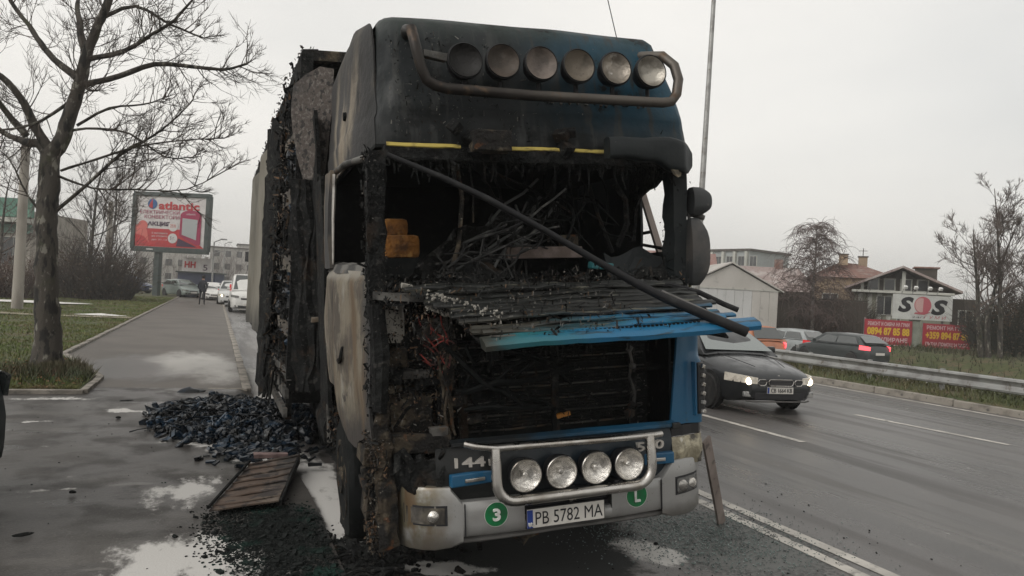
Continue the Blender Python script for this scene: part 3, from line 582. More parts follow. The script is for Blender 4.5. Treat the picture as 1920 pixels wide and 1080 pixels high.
mb = MB(); mb.box((.30, .62, 2.17), (.12, .08, .11)); mb.jitter(.01, 9, 3); mb.build('dash_module', m_rust, T, bev=.008)
mb = MB(); mb.box((.44, .40, 2.0), (.16, .08, .05), (0, .1, 0)); mb.jitter(.008, 9, 3); mb.build('teal_scrap', mat('teal_plastic', (.02, .11, .12), .5), T, bev=.01)
for x0, x1, z0, z1 in ((.55, 1.02, 1.86, 2.10),):
    mb = MB(); mb.loft([[(lerp(x0, x1, i/8), .50+.02*k, lerp(z0, z1-.04*math.sin(i), k/4)) for i in range(9)] for k in range(5)]); mb.jitter(.015, 8, 22); mb.build('dash_panel', m_sheetchar, T, solid=.02)
mb = MB(); mb.box((-.77, 1.2, 2.175), (.26, .14, .17)); mb.box((-.81, 1.22, 2.315), (.19, .11, .13)); seat = mb.build('seat_foam', m_foamseat, T, bev=.04, smooth=50)
mb = MB(); mb.box((-.75, 1.32, 1.75), (.5, .4, .7)); mb.jitter(.05, 5, 4); mb.build('seat_frame', m_char_fine, seat)
mb = MB(); mb.tube([(.70, .66, 2.14), (.76, .62, 2.3), (.74, .6, 2.47), (.66, .6, 2.58)], .022, 6); mb.tube([(.55, .8, 2.6), (.58, .75, 2.4), (.68, .7, 2.1)], .016, 6); mb.build('steering_remains', m_char, T)
def droop(a, b_, sag, wob, n, rg):
    a, b_ = Vector(a), Vector(b_)
    off = Vector((rg.uniform(0, 9), rg.uniform(0, 9), rg.uniform(0, 9)))
    return [a.lerp(b_, i/n)+Vector((0, 0, -sag*4*(i/n)*(1-i/n)))+noise.noise_vector(a.lerp(b_, i/n)*3+off)*wob*math.sin(math.pi*i/n) for i in range(n+1)]
rg = random.Random(21)
def wires(name, n, fa, fb, r0, r1, m, sag=.08, wob=.10, each=True):
    mb = MB()
    for _ in range(n):
        if each: mb = MB()
        mb.tube(droop(fa(), fb(), rg.uniform(-sag*.3, sag), wob, 8, rg), rg.uniform(r0, r1), 5)
        if each: mb.build(name, m, T, smooth=60)
    if not each: tag(mb.build(name, m, T, smooth=60), None, None, kind='stuff')
U = rg.uniform
wires('loom', 26, lambda: (U(-.85, -.45), U(.30, .6), U(1.92, 2.1)), lambda: (U(-.25, .15), U(.35, .8), U(2.1, 2.45)), .003, .009, mat('grey_loom', (.026, .026, .025), .85, 0, [dict(c=(.009, .009, .009), s=9, lo=.43, hi=.56), dict(c=(.09, .086, .08), s=17, lo=.6, hi=.68)], spec=.25), .14, .34, False)
wires('cable', 8, lambda: (U(-.8, -.3), U(.4, .7), U(1.9, 2.05)), lambda: (U(-.2, .3), U(.5, .9), U(2.3, 2.7)), .006, .013, mat('grey_cable', (.06, .062, .06), .6, 0, [dict(c=(.16, .155, .14), s=12, lo=.55, hi=.7)]))
wires('cable', 9, lambda: (U(-.6, .5), U(.5, 1.0), 2.74), lambda: (U(-.5, .5), U(.5, 1.0), U(2.0, 2.4)), .005, .011, m_char, .03, .14)
wires('loom', 20, lambda: (U(-.2, .6), U(.6, 1.1), U(2.35, 2.7)), lambda: (U(-.1, .8), U(.5, .9), U(2.05, 2.4)), .004, .011, m_char_fine, .1, .2, False)
wires('loom', 26, lambda: (U(-1.0, .6), U(.2, .35), U(1.80, 1.87)), lambda: (U(-.6, .9), U(.2, .4), U(1.80, 1.9)), .004, .009, m_char, .02, .06, False)
for pts, r_ in (([(-.53, .5, 2.72), (-.5, .48, 2.45), (-.54, .45, 2.15), (-.62, .4, 1.95)], .016), ([(-.44, .5, 2.68), (-.42, .5, 2.5), (-.43, .48, 2.3)], .006), ([(-.2, .4, 2.07), (-.19, .36, 1.95), (-.17, .3, 1.83)], .008)):
    MB().tube(pts, r_, 6).build('cable', m_rust, T, smooth=60)
for c, s_, m in (((-.33, .22, 1.885), (.09, .02, .05), m_pinkdeb), ((.53, .02, 1.66), (.07, .025, .03), m_pinkdeb), ((.93, .12, 1.80), (.15, .05, .035), mat('yellow_scrap', (.36, .29, .08), .7)), ((-.93, .2, 1.90), (.08, .03, .03), m_whiteash)):
    mb = MB(); mb.box(c, s_, (.3, .2, .3)); mb.jitter(.012, 14, 2); mb.build('scrap', m, T, bev=.006)
for i in range(22):     # lumps of melted plastic on the windscreen sill
    mb = MB(); s_ = rg.uniform(.03, .09); mb.lathe([(.01, -s_*.4), (s_*.8, -s_*.2), (s_, 0), (s_*.6, s_*.35), (.01, s_*.45)], 8, (U(-1.0, .9), U(.28, .5), U(1.86, 1.93)), 'Z'); mb.jitter(s_*.5, 11, i); mb.build('melted_lump', m_char, T, smooth=60)
mb = MB(); rr = []
for i in range(31):
    t = i/30; cx_, cz_ = lerp(-.86, .06, t), lerp(1.92, 2.36, t); hh = .13*math.sin(math.pi*min(1, t*1.1+.05))+.03
    rr.append([(cx_+.10*k/4, .40+.22*abs(k)/4+.12*t, cz_+hh*(1-(k/4)**2)-.12*(abs(k)/4)) for k in range(-4, 5)])
mb.loft(rr); mb.jitter(.075, 7, 5); mb.jitter(.03, 19, 6); mb.build('collapsed_dash', mat('grey_ash_crust', (.020, .020, .019), .95, 0, [dict(c=(.075, .073, .068), s=14, lo=.52, hi=.68, det=10, st=(1, 1, 1.8)), dict(c=(.008, .008, .008), s=9, lo=.45, hi=.58, det=9)], (30, 1., .03), spec=.2), T)
# ---- the fallen trim bar across the opening
mb = MB(); mb.tube([(-1.05, .06, 2.655), (-.75, .02, 2.53), (-.49, -.02, 2.405), (-.15, -.06, 2.215), (.15, -.10, 2.035), (.40, -.16, 1.885), (.58, -.22, 1.785), (.82, -.32, 1.665), (1.01, -.40, 1.575)], [.014, .018, .02, .02, .022, .026, .03, .032, .034], 8)
mb.jitter(.006, 6, 3); mb.build('fallen_trim', m_black, T, smooth=50)
mb = MB(); mb.tube([(.55, -.20, 1.83), (.82, -.29, 1.695), (1.03, -.38, 1.59)], .014, 6); mb.build('fallen_trim', m_lipgrey, T, smooth=50)
mb = MB(); mb.tube([(.62, .20, 1.86), (.8, .12, 1.865), (.98, .05, 1.81), (1.12, -.02, 1.73), (1.2, -.06, 1.69)], .018, 7); mb.build('fallen_hose', m_black, T, smooth=50)
# ---- front flap: slats lifted over the grille opening
flap = MB(); rr = []
for i in range(7):
    t = i/6; y, z = lerp(-.27, .18, t), lerp(1.565, 1.84, t); xl, xr = lerp(-.60, -.78, t), lerp(.98, 1.0, t)
    rr.append([(lerp(xl, xr, k/12), y, z-.02+(.02 if k < 12 else 0)) for k in range(13)])
flap.loft(rr); flap.jitter(.010, 4, 5); flap = flap.build('grille_flap', m_char, T, solid=.012)
slat = [(-.625, 1.155, 0), (-.60, 1.06, 0), (-.60, .98, 0), (-.66, 1.08, 0), (-.64, .99, 0), (-.70, .96, 0), (-.74, 1.0, 0), (-.72, .95, 0), (-.82, .93, 0), (-.86, .95, 0), (-.84, .92, 0), (-.92, .9, 0), (-.95, .9, 0)]
for i, (xl, xr, _) in enumerate(slat):
    t = i/12; y, z = lerp(-.31, .17, t), lerp(1.585, 1.885, t)+(0 if i == 0 else -.012+.02*rng.random()); n = 26; rr = []
    big = 1.3 if i == 0 else .50+.12*rng.random()
    for k in range(n+1):
        u = k/n; x = lerp(xl, xr, u); zz = z+.04*(u-.5)*(1-t)+.012*math.sin(u*7+i)*(1-u); w = .034*big
        rr.append([(x, y+dy*big, zz+dz_*big) for dy, dz_ in ((-.034, -.018), (-.040, .002), (-.026, .018), (.026, .040), (.046, .036), (.02, -.006))])
    mb = MB(); mb.loft(rr, True, True); mb.jitter(.006+.0018*i, 5, 30+i, (1, 1, .5)); mb.jitter(.004+.0006*i, 22, 60+i); mb.build('slat', m_bluefront if i == 0 else m_blueburn, flap, smooth=35)
for k in range(36):       # perforated rail of the flap
    x = lerp(-.25, .75, k/35); MB().box((x, -.288, 1.632+.02*(k/35-.5)), (.014, .012, .012)).build('perforation', m_char_fine, flap)
for (x0, z0) in ((-.50, 1.62), (-.45, 1.60)):
    MB().box((x0, -.29, z0), (.14, .02, .008)).build('bare_strip', m_greysteel, flap)
# ---- engine bay
mb = MB(); mb.loft([[(x, .92, z) for x in (-1.1, -.5, .2, .95)] for z in (.35, .9, 1.4, 1.85)]); mb.jitter(.03, 4, 6); mb.build('bay_light_block', m_char_fine, T, solid=.02)  # dark back wall added behind the radiator so no light leaks through
for xx in (-1.06, 1.0):
    mb = MB(); mb.loft([[(xx, y, z) for y in (.45, .7, .92)] for z in (.45, 1.0, 1.8)]); mb.jitter(.01, 5, 6); mb.build('bay_side_light_block', m_char_fine, T, solid=.02)  # added side walls, keeping stray light out of the bay
mb = MB(); mb.box((.10, .46, 1.22), (1.36, .08, .62)); mb.jitter(.006, 6, 6); rad = mb.build('radiator', m_char_fine, T)
for i in range(26):
    z = .95+i*.0225; a = -.58+rg.uniform(-.03, .03); b_ = .76+rg.uniform(-.05, .0)
    if i in (10, 17): continue
    mb = MB(); n = 8; mb.loft([[(lerp(a, b_, k/n), .41+dy, z+dz_+.010*noise.noise(Vector((k*.8, i*3.3, 0)))) for dy, dz_ in ((-.006, -.004), (-.012, .004), (.01, .006), (.01, -.006))] for k in range(n+1)], True, True); mb.build('fin', m_char if i % 4 else m_greysteel, rad)
for x in (.08, -.55, .66): MB().box((x, .395, 1.2), (.05, .03, .58)).build('radiator_post', m_char, rad)
mb = MB(); mb.box((.12, .36, 1.02), (.09, .03, .028), (0, -.15, 0)); mb.jitter(.012, 12, 2); mb.build('amber_clip', mat('amber_clip', (.33, .13, .015), .6), rad)
mb = MB(); mb.tube([(.60, .33, 1.47), (.62, .33, 1.35), (.60, .32, 1.24), (.63, .31, 1.15), (.62, .32, 1.05)], .011, 6); mb.jitter(.012, 9, 2); mb.build('bay_pipe', m_greysteel, T)
for c, s_ in (((.60, .32, 1.44), .035), ((.62, .32, 1.32), .03), ((.61, .31, 1.06), .04), ((.58, .3, 1.0), .05), ((-.5, .33, 1.05), .05), ((-.62, .3, 1.18), .06)):
    mb = MB(); mb.box(c, (s_*1.6, s_, s_), (rg.random(), 0, rg.random())); mb.jitter(.012, 12, 4); mb.build('bay_fitting', m_rust if s_ > .035 else m_greysteel, T, bev=.006)
wires('hose', 14, lambda: (U(-.7, -.3), U(.25, .4), U(1.0, 1.6)), lambda: (U(-.6, .5), U(.3, .4), U(1.0, 1.6)), .009, .018, m_char_fine, .1, .12)
# ---- left front corner, burnt through
mb = MB(); mb.loft([[(x, .36+.03*math.sin(x*20), z) for x in (-1.10, -1.05, -1.0, -.96, -.92)] for z in (1.55, 1.63, 1.70, 1.79)]); mb.jitter(.012, 9, 2); mb.build('ash_panel', m_whiteash, T, solid=.015)
mb = MB(); mb.beam((-1.12, .30, 1.85), (-.50, .18, 1.80), .06, .045); mb.jitter(.012, 6, 2); mb.build('upper_rail', m_greysteel, T)
mb = MB(); mb.box((-.92, .45, 1.11), (.34, .2, .24)); mb.jitter(.03, 5, 7); mb.build('burnt_tank', m_rust, T, bev=.05, smooth=50)
mb = MB(); mb.beam((-1.06, .32, .955), (-.68, .26, .93), .06, .125); mb.jitter(.012, 7, 8); mb.build('cross_beam', m_rust, T, bev=.012)
mb = MB(); mb.box((-.75, .26, 1.01), (.10, .06, .05)); mb.jitter(.02, 12, 8); mb.build('bracket', m_greysteel, T)
for k, (c, s_) in enumerate([((-1.0, .4, 1.47), (.2, .12, .10)), ((-.86, .42, 1.50), (.16, .1, .14)), ((-1.02, .36, 1.36), (.15, .1, .09)), ((-.85, .38, 1.36), (.22, .1, .05)), ((-1.03, .4, 1.27), (.16, .12, .06)), ((-.80, .36, 1.30), (.14, .08, .03)), ((-1.05, .34, 1.16), (.05, .05, .22)), ((-.72, .42, 1.62), (.22, .12, .14)), ((-.66, .38, 1.40), (.10, .1, .3)), ((-.7, .35, 1.15), (.06, .05, .25))]):
    mb = MB(); mb.box(c, s_, (rg.uniform(-.2, .2), rg.uniform(-.2, .2), rg.uniform(-.3, .3))); mb.jitter(.03, 8, 40+k); mb.build('burnt_fitting', [m_rust, m_char, m_char, m_greysteel][k % 4], T, bev=.012, sub=0)
wires('red_cable', 12, lambda: (U(-.85, -.7), U(.25, .4), U(1.45, 1.75)), lambda: (U(-.82, -.62), U(.25, .35), U(1.3, 1.6)), .004, .007, m_redwire, .06, .10)
wires('burnt_cable', 10, lambda: (U(-.75, -.66), U(.25, .35), U(1.3, 1.5)), lambda: (U(-.72, -.64), U(.25, .35), U(.95, 1.05)), .005, .010, m_rust, .02, .06)
wires('loom', 50, lambda: (U(-1.08, -.6), U(.35, .55), U(1.2, 1.8)), lambda: (U(-1.08, -.55), U(.35, .5), U(.9, 1.5)), .004, .012, m_char, .1, .16, False)
mb = MB()
for _ in range(420):      # white flaked ash where the flap tears
    x, z = U(-.84, -.45), 0; z = 1.83-.35*(x+.84)+U(-.07, .05); s_ = U(.003, .011)
    mb.box((x, .10-.5*(x+.84)+U(-.05, .05), z), (s_*1.6, s_, s_), (U(0, 3), U(0, 3), U(0, 3)))
tag(mb.build('ash_flakes', m_whiteash, T), None, None, kind='stuff')
mb = MB(); rr = []
for i in range(46):
    z = lerp(.64, 1.60, i/45); row = []
    for k in range(26):
        x = lerp(-1.10, -.62, k/25); q = Vector((x*5, z*5, 1.3)); f_ = noise.fractal(q, .9, 2.2, 6)
        row.append((x+.02*noise.noise(q*3), .43+.10*f_+.05*noise.noise(q*.7)-.10*sm(z, .9, .66), z+.02*noise.noise(q*2.5)))
    rr.append(row)
mb.loft(rr); mb.build('melted_mass', mat('melted_crust', (.010, .010, .009), .85, 0, [dict(c=(.05, .04, .028), s=9, lo=.52, hi=.62, det=10), dict(c=(.09, .04, .018), s=6, lo=.60, hi=.68, det=10), dict(c=(.16, .15, .13), s=16, lo=.62, hi=.70, det=10), dict(c=(.005, .005, .005), s=6, lo=.50, hi=.60, det=9)], (30, 1., .04), spec=.25), T)
def scatter(name, n, fp, s0, s1, m, par, rg, strip=.25):
    mb = MB()
    for _ in range(n):
        c = Vector(fp()); s_ = rg.uniform(s0, s1); l = s_*(rg.uniform(2, 5) if rg.random() < strip else rg.uniform(.8, 1.6))
        M = Matrix.Rotation(rg.uniform(0, 6.3), 3, 'Z') @ Matrix.Rotation(rg.uniform(-1.6, 1.6), 3, 'X') @ Matrix.Rotation(rg.uniform(-1, 1), 3, 'Y')
        mb.add([M @ Vector(p)+c for p in ((-s_, -l, 0), (s_, -l*.8, s_*.4), (s_*.7, l, 0), (-s_*.8, l*.9, s_*.5))], [(0, 1, 2), (0, 2, 3)])
    return tag(mb.build(name, m, par, fix=False), None, None, kind='stuff')
m_browncrust = mat('brown_crust', (.055, .040, .026), .9, 0, [dict(c=(.11, .06, .03), s=9), dict(c=(.02, .017, .014), s=6, lo=.45, hi=.6)])
m_greyash = mat('grey_ash', (.15, .143, .128), .95, 0, [dict(c=(.06, .057, .052), s=9, lo=.45, hi=.6)])
lc = lambda: (U(-1.12, -.60), U(.24, .42), U(.62, 1.82))
scatter('char_flakes', 1350, lc, 0.0018, 0.0090, m_char, T, rg); scatter('crust_flakes', 1050, lc, 0.0018, 0.0072, m_browncrust, T, rg); scatter('ash_flakes', 630, lc, 0.0014, 0.0049, m_greyash, T, rg)
ls = lambda: (-1.12+U(-.05, .05), U(.22, .58), U(.30, 1.0))
scatter('crust_flakes', 1050, ls, 0.0023, 0.0099, m_browncrust, T, rg); scatter('char_flakes', 1050, ls, 0.0023, 0.0099, m_char, T, rg); scatter('ash_flakes', 450, ls, 0.0014, 0.0054, m_greyash, T, rg)
lp = lambda: (-1.10+U(-.06, .07), U(.24, .46), U(1.1, 2.72))
scatter('char_flakes', 1050, lp, 0.0023, 0.0090, m_char, T, rg, .5); scatter('ash_flakes', 240, lp, 0.0014, 0.0040, m_greyash, T, rg)
ld = lambda: (U(-1.05, 1.0), U(.18, .6), 1.86+abs(rg.gauss(0, .05)))
scatter('char_flakes', 1650, ld, 0.0023, 0.0108, m_char, T, rg, .5); scatter('ash_flakes', 495, ld, 0.0014, 0.0054, m_greyash, T, rg); scatter('crust_flakes', 360, ld, 0.0018, 0.0063, m_browncrust, T, rg)
def lf():
    t = rg.random(); x = U(-.95, .55)-.2*t; return (x, lerp(-.33, .16, t), lerp(1.60, 1.91, t)+U(.0, .025))
scatter('char_flakes', 260, lf, 0.0018, 0.0090, m_char, T, rg, .6); scatter('crust_flakes', 260, lf, 0.0014, 0.0059, m_browncrust, T, rg, .6); scatter('ash_flakes', 390, lf, 0.0009, 0.0040, m_greyash, T, rg, .6)
lh = lambda: (U(-1.02, 1.0), U(.24, .36), 2.69-abs(rg.gauss(0, .035)))
scatter('char_flakes', 570, lh, 0.0023, 0.0090, m_char, T, rg, .6)
lg = lambda: (U(-.6, .78), U(.30, .39), U(.96, 1.54))
scatter('char_flakes', 750, lg, 0.0018, 0.0081, m_char, T, rg, .6); scatter('ash_flakes', 225, lg, 0.0009, 0.0032, m_greyash, T, rg, .7)
lr_ = lambda: (U(.95, 1.12), U(.30, .5), U(1.85, 2.68)); scatter('char_flakes', 240, lr_, 0.0018, 0.0072, m_char, T, rg, .6)
def yroof(z): return interp(z, [(z_, y_) for z_, y_, w_ in ZL])
def lro():
    z = U(2.80, 3.5); return (-.98+abs(rg.gauss(0, .55)), yroof(z)+.006, z)
scatter('soot_blisters', 420, lro, .0015, .0055, m_char, T, rg, .3); scatter('ash_flakes', 200, lro, .0015, .0045, m_greyash, T, rg, .3)
lw = lambda: (-1.18+U(-.05, .05), U(1.9, 2.3), U(.55, 1.10)); scatter('char_flakes', 260, lw, .004, .014, m_char, T, rg); scatter('crust_flakes', 160, lw, .003, .012, m_browncrust, T, rg)
# drips of melted plastic hanging from the header and the flap
mb = MB()
for _ in range(70):
    x = U(-1.0, 1.0); z = 2.675; l = abs(rg.gauss(0, .07))+.02; mb.tube([(x, .30, z), (x+U(-.01, .01), .30, z-l*.6), (x+U(-.015, .015), .30, z-l)], [.012, .006, .004], 5)
for _ in range(40):
    x = U(-.6, .5); mb.tube([(x, -.27, 1.565), (x+U(-.01, .01), -.265, 1.565-U(.02, .09))], [.008, .003], 5)
tag(mb.build('melted_drips', m_char, T), None, None, kind='stuff')
# crusted corner strip and steps hanging to the ground
mb = MB(); rr = []
for i in range(22):
    t = i/21; z = lerp(1.22, .35, t); w = .042+.022*sm(t, .1, .4)
    rr.append([(-1.09+.02*t+dx*w, .27+.03*math.sin(t*5)+dy*w, z) for dx, dy in ((-1, -.5), (-.2, -.9), (.9, -.6), (1, .6), (-.9, .7))])
mb.loft(rr, True, True); mb.jitter(.030, 13, 11); mb.build('corner_strip', m_rust, T, sub=1)
mb = MB(); mb.tube([(-1.10, .28, 1.80), (-1.09, .26, 1.5), (-1.10, .28, 1.15)], .05, 8); mb.jitter(.03, 12, 2); mb.build('corner_strip', m_char, T, sub=1)
for k, (c, s_) in enumerate([((-1.15, .50, .86), (.08, .28, .10)), ((-1.15, .52, .74), (.07, .24, .05)), ((-1.14, .50, .68), (.08, .24, .05)), ((-1.15, .50, .56), (.06, .24, .16)), ((-1.13, .46, .42), (.05, .20, .20)), ((-1.12, .44, .33), (.04, .14, .10))]):
    mb = MB(); mb.box(c, s_, (U(-.1, .1), U(-.15, .15), U(-.1, .1))); mb.jitter(.03, 9, 60+k); mb.build('step_remains', m_rust, T, bev=.01)
for c, s_ in (((-1.12, 1.28, 1.02), (.10, .30, .07)), ((-1.14, 1.62, 1.0), (.1, .2, .05))):
    mb = MB(); mb.box(c, s_, (.3, .2, 0)); mb.jitter(.04, 8, 4); mb.build('mudguard_remains', m_greysteel, T, bev=.01)
wires('mudguard_wire', 12, lambda: (U(-1.2, -1.08), U(1.0, 1.3), U(.9, 1.05)), lambda: (U(-1.2, -1.08), U(1.3, 1.9), U(.8, 1.05)), .006, .014, m_rust, .05, .08)
# ---- wheels
def burnt_wheel(c, r, w, m_t, m_r):
    o = MB().lathe([(r*.60, -w/2), (r*.93, -w/2), (r, -w*.38), (r, w*.38), (r*.93, w/2), (r*.6, w/2)], 28, c, 'X').jitter(.014, 6, 5).build('wheel', m_t, T, smooth=40)
    MB().lathe([(.02, -w*.56), (r*.2, -w*.56), (r*.22, -w*.42), (r*.48, -w*.36), (r*.56, -w*.52), (r*.63, -w*.52), (r*.63, w*.3), (.02, w*.3)], 24, c, 'X').jitter(.006, 9, 2).build('rim', m_r, o, smooth=40)
    for k in range(8):
        a = k*math.pi/4; MB().box((c[0]-w*.44, c[1]+r*.33*math.cos(a), c[2]+r*.33*math.sin(a)), (.04, .04, .04), (a, 0, 0)).build('wheel_nut', m_r, o)
burnt_wheel((-1.06, 1.42, .47), .46, .30, m_char_fine, m_rust); burnt_wheel((.92, 1.5, .46), .50, .3, m_rubber, m_greysteel)
MB().tube([(-.9, 1.5, .46), (.85, 1.5, .46)], .07, 8).build('axle', m_char, T)
for x in (-.42, .42): MB().box((x, 3.2, .82), (.09, 5.4, .26)).build('chassis_rail', m_char, T)
for y in (4.9, 6.2):
    burnt_wheel((-.96, y-.3, .46), .46, .32, m_char_fine, m_char); burnt_wheel((.95, y-.3, .5), .5, .32, m_rubber, m_char)
mb = MB(); mb.box((0, 2.0, .98), (1.0, 1.9, .62)); mb.jitter(.08, 3, 5); mb.build('engine_block', m_char, T, bev=.05)
mb = MB(); mb.tube([(-1.0, 2.5, .62), (-1.0, 3.3, .62)], .26, 12); mb.jitter(.02, 4, 4); mb.build('fuel_tank', m_char, T, smooth=40)
mb = MB(); mb.tube([(-1.22, 2.35, 1.02), (-1.2, 2.37, .9), (-1.2, 2.4, .55)], .03, 8); mb.lathe([(.01, -.05), (.05, -.03), (.05, .03), (.01, .05)], 8, (-1.22, 2.35, 1.05), 'Z'); mb.build('filler_pipe', m_greysteel, T, smooth=40)
for c, s_ in (((-1.12, 2.25, .72), (.12, .4, .35)), ((-1.05, 2.15, .42), (.1, .3, .3))):
    mb = MB(); mb.box(c, s_); mb.jitter(.06, 6, 3); mb.build('burnt_fitting', m_char, T, bev=.02)
# ---- blue corner panel, right, with vents
mb = MB(); rr = []
def cy(x): return .13+.03*sm(x, .85, .98)+.20*sm(x, 1.0, 1.15)**1.5
for i in range(19):
    t = i/18; z = lerp(.935, 1.60, t); xl = lerp(.795, .865, t); xr = 1.13 if z < 1.34 else 1.13-.045*sm(z, 1.34, 1.40)
    bul = .035 if z < 1.33 else .035*(1-sm(z, 1.33, 1.39))
    rr.append([(lerp(xl, xr, k/12), cy(lerp(xl, xr, k/12))-bul*sm(k/12, .35, .6), z) for k in range(13)])
    if i in (0,): rr.insert(0, [(x, y+.06, z-.01) for x, y, z in rr[0]])
mb.loft(rr); cp = mb.build('corner_panel', m_blue, T, smooth=40, solid=.02)
mb = MB(); mb.box((1.025, .148, 1.165), (.075, .06, .35), (0, 0, .30)); mb.build('vent', m_ink, cp, bev=.02)
for i in range(6):
    z = 1.31-.06*i; mb = MB(); mb.box((1.038, .118, z), (.034, .03, .026), (0, .3, .4)); mb.build('vent_bar', m_chrome if i != 4 else m_silver, cp, bev=.005)
mb = MB(); mb.box((.978, .128, 1.165), (.014, .04, .36), (0, 0, .3)); mb.build('vent_lip', m_blue, cp, bev=.006)
mb = MB(); mb.loft([[(x, cy(x)-.012, z) for x in (.79, .88, .96, 1.02, 1.07, 1.12)] for z in (.862, .90, .93)]); mb.build('lamp_shroud', m_ink, T, solid=.03)
mb = MB(); mb.box((1.14, .36, .895), (.07, .03, .022), (0, -.1, .3)); mb.build('side_marker', m_white, T, bev=.006)
mb = MB(); mb.box((1.11, .28, .935), (.03, .03, .04), (0, .5, .3)); mb.build('trim_clip', m_chrome, T, bev=.006)
# headlight
m_hl = mat('scorched_headlight', (.22, .195, .135), .12, .3, [dict(c=(.42, .38, .27), s=9, lo=.46, hi=.6, st=(1, 1, .6)), dict(c=(.055, .048, .036), s=7, lo=.48, hi=.6), dict(c=(.55, .52, .45), s=11, lo=.64, hi=.72)], (13, .5, .03), spec=.8)
hlp = lambda x: cy(x)-.02
mb = MB(); mb.loft([[(x, hlp(x)-.02*math.sin(math.pi*sm(z, .66, .86)), z) for x in (.785, .85, .9, .95, 1.0, 1.04, 1.08, 1.12)] for z in (.665, .69, .73, .78, .83, .858)]); hl = mb.build('headlight', m_hl, T, smooth=60, solid=.03)
# ---- trim under the grille, badge panel, step inserts
mb = MB(); mb.loft([[(x, .085-.02*(1-(x/1.0)**2)+dy, z+dz_-.008*x) for dy, dz_ in ((0, -.02), (-.018, -.008), (-.018, .012), (.03, .024))] for x in [lerp(-.72, .80, i/16) for i in range(17)] for z in (.955,)]); mb.jitter(.004, 5, 4); mb.build('grille_trim', m_bluetrim, T, smooth=30, solid=.006)
MB().box((.79, .06, .945), (.06, .03, .04)).build('trim_end', m_blueburn, T, bev=.006)
def byy(x): return .075+.10*abs(x/1.0)**3
mb = MB(); mb.loft([[(x, byy(x)+(.02 if z > .9 or z < .65 else 0), z) for x in [lerp(-.80, .785, i/20) for i in range(21)]] for z in (.62, .66, .75, .84, .91, .935)]); mb.jitter(.005, 5, 2); mb.build('badge_panel', m_bluedark, T, smooth=40, solid=.02)
mb = MB(); mb.loft([[(lerp(-1.03, -.77, i/8), .24-.15*i/8+.03*math.sin(k*2.1+i), z+.035*math.sin(i*1.7)) for i in range(9)] for k, z in enumerate((.66, .72, .78, .84, .88))]); mb.jitter(.03, 7, 3); mb.build('melted_panel', m_char, T, smooth=40, solid=.03)
text('badge', '144', m_silvertxt, T, (-.605, byy(-.6)-.024, .848), .185, .056, bold=.02, ext=.012, M=(0, 0, -.12)); text('badge', 'L', m_silvertxt, T, (-.478, byy(-.47)-.024, .838), .028, .036, ext=.012)
text('badge', '530', m_silvertxt, T, (.60, byy(.6)-.026, .832), .215, .058, bold=.02, ext=.012, M=(0, 0, .12))
for x, w, z in ((-.60, .27, .752), (.665, .21, .742)):
    mb = MB(); mb.box((x, byy(x)-.026, z), (w, .045, .075), (0, 0, -.2*x)); ins = mb.build('step_insert', m_blue, T, bev=.010)
    MB().box((x+.03*(-1 if x > 0 else 1)*.5, byy(x)-.052, z-.004), (w*.48, .016, .022), (0, 0, -.2*x)).build('insert_bar', m_chrome, ins, bev=.005)
# ---- bull bar with four lamps
mb = MB(); mb.tube([(-.655, .0, .975), (-.60, -.03, .962), (-.48, -.055, .945), (.2, -.065, .932), (.57, -.055, .927), (.62, -.045, .927)], .021, 10); bar = mb.build('bull_bar', m_chrome, T, smooth=60)
U_ = [(-.485, -.055, .94), (-.488, -.07, .86), (-.488, -.075, .775)]
for k in range(7):
    a = math.pi+k*math.pi/12; U_.append((-.488+.115+.115*math.cos(a), -.08, .745+.115*math.sin(a)))
for k in range(7):
    a = 1.5*math.pi+k*math.pi/12; U_.append((.53-.115+.115*math.cos(a), -.08, .745+.115*math.sin(a)))
U_ += [(.53, -.075, .80), (.53, -.065, .87), (.53, -.055, .925)]
MB().tube(U_, .031, 12).build('bar_tube', m_chrome, bar, smooth=60)
for x in (-.3, 0, .3): MB().box((x, .03, .655), (.035, .16, .03)).build('bar_stay', m_black, bar)
for i, (x, z) in enumerate(((-.30, .766), (-.07, .762), (.16, .764), (.385, .762))):
    lamp('bar_lamp', (x, -.045, z), .099, m_lensA, m_black, R(2), .03, m_chrome)
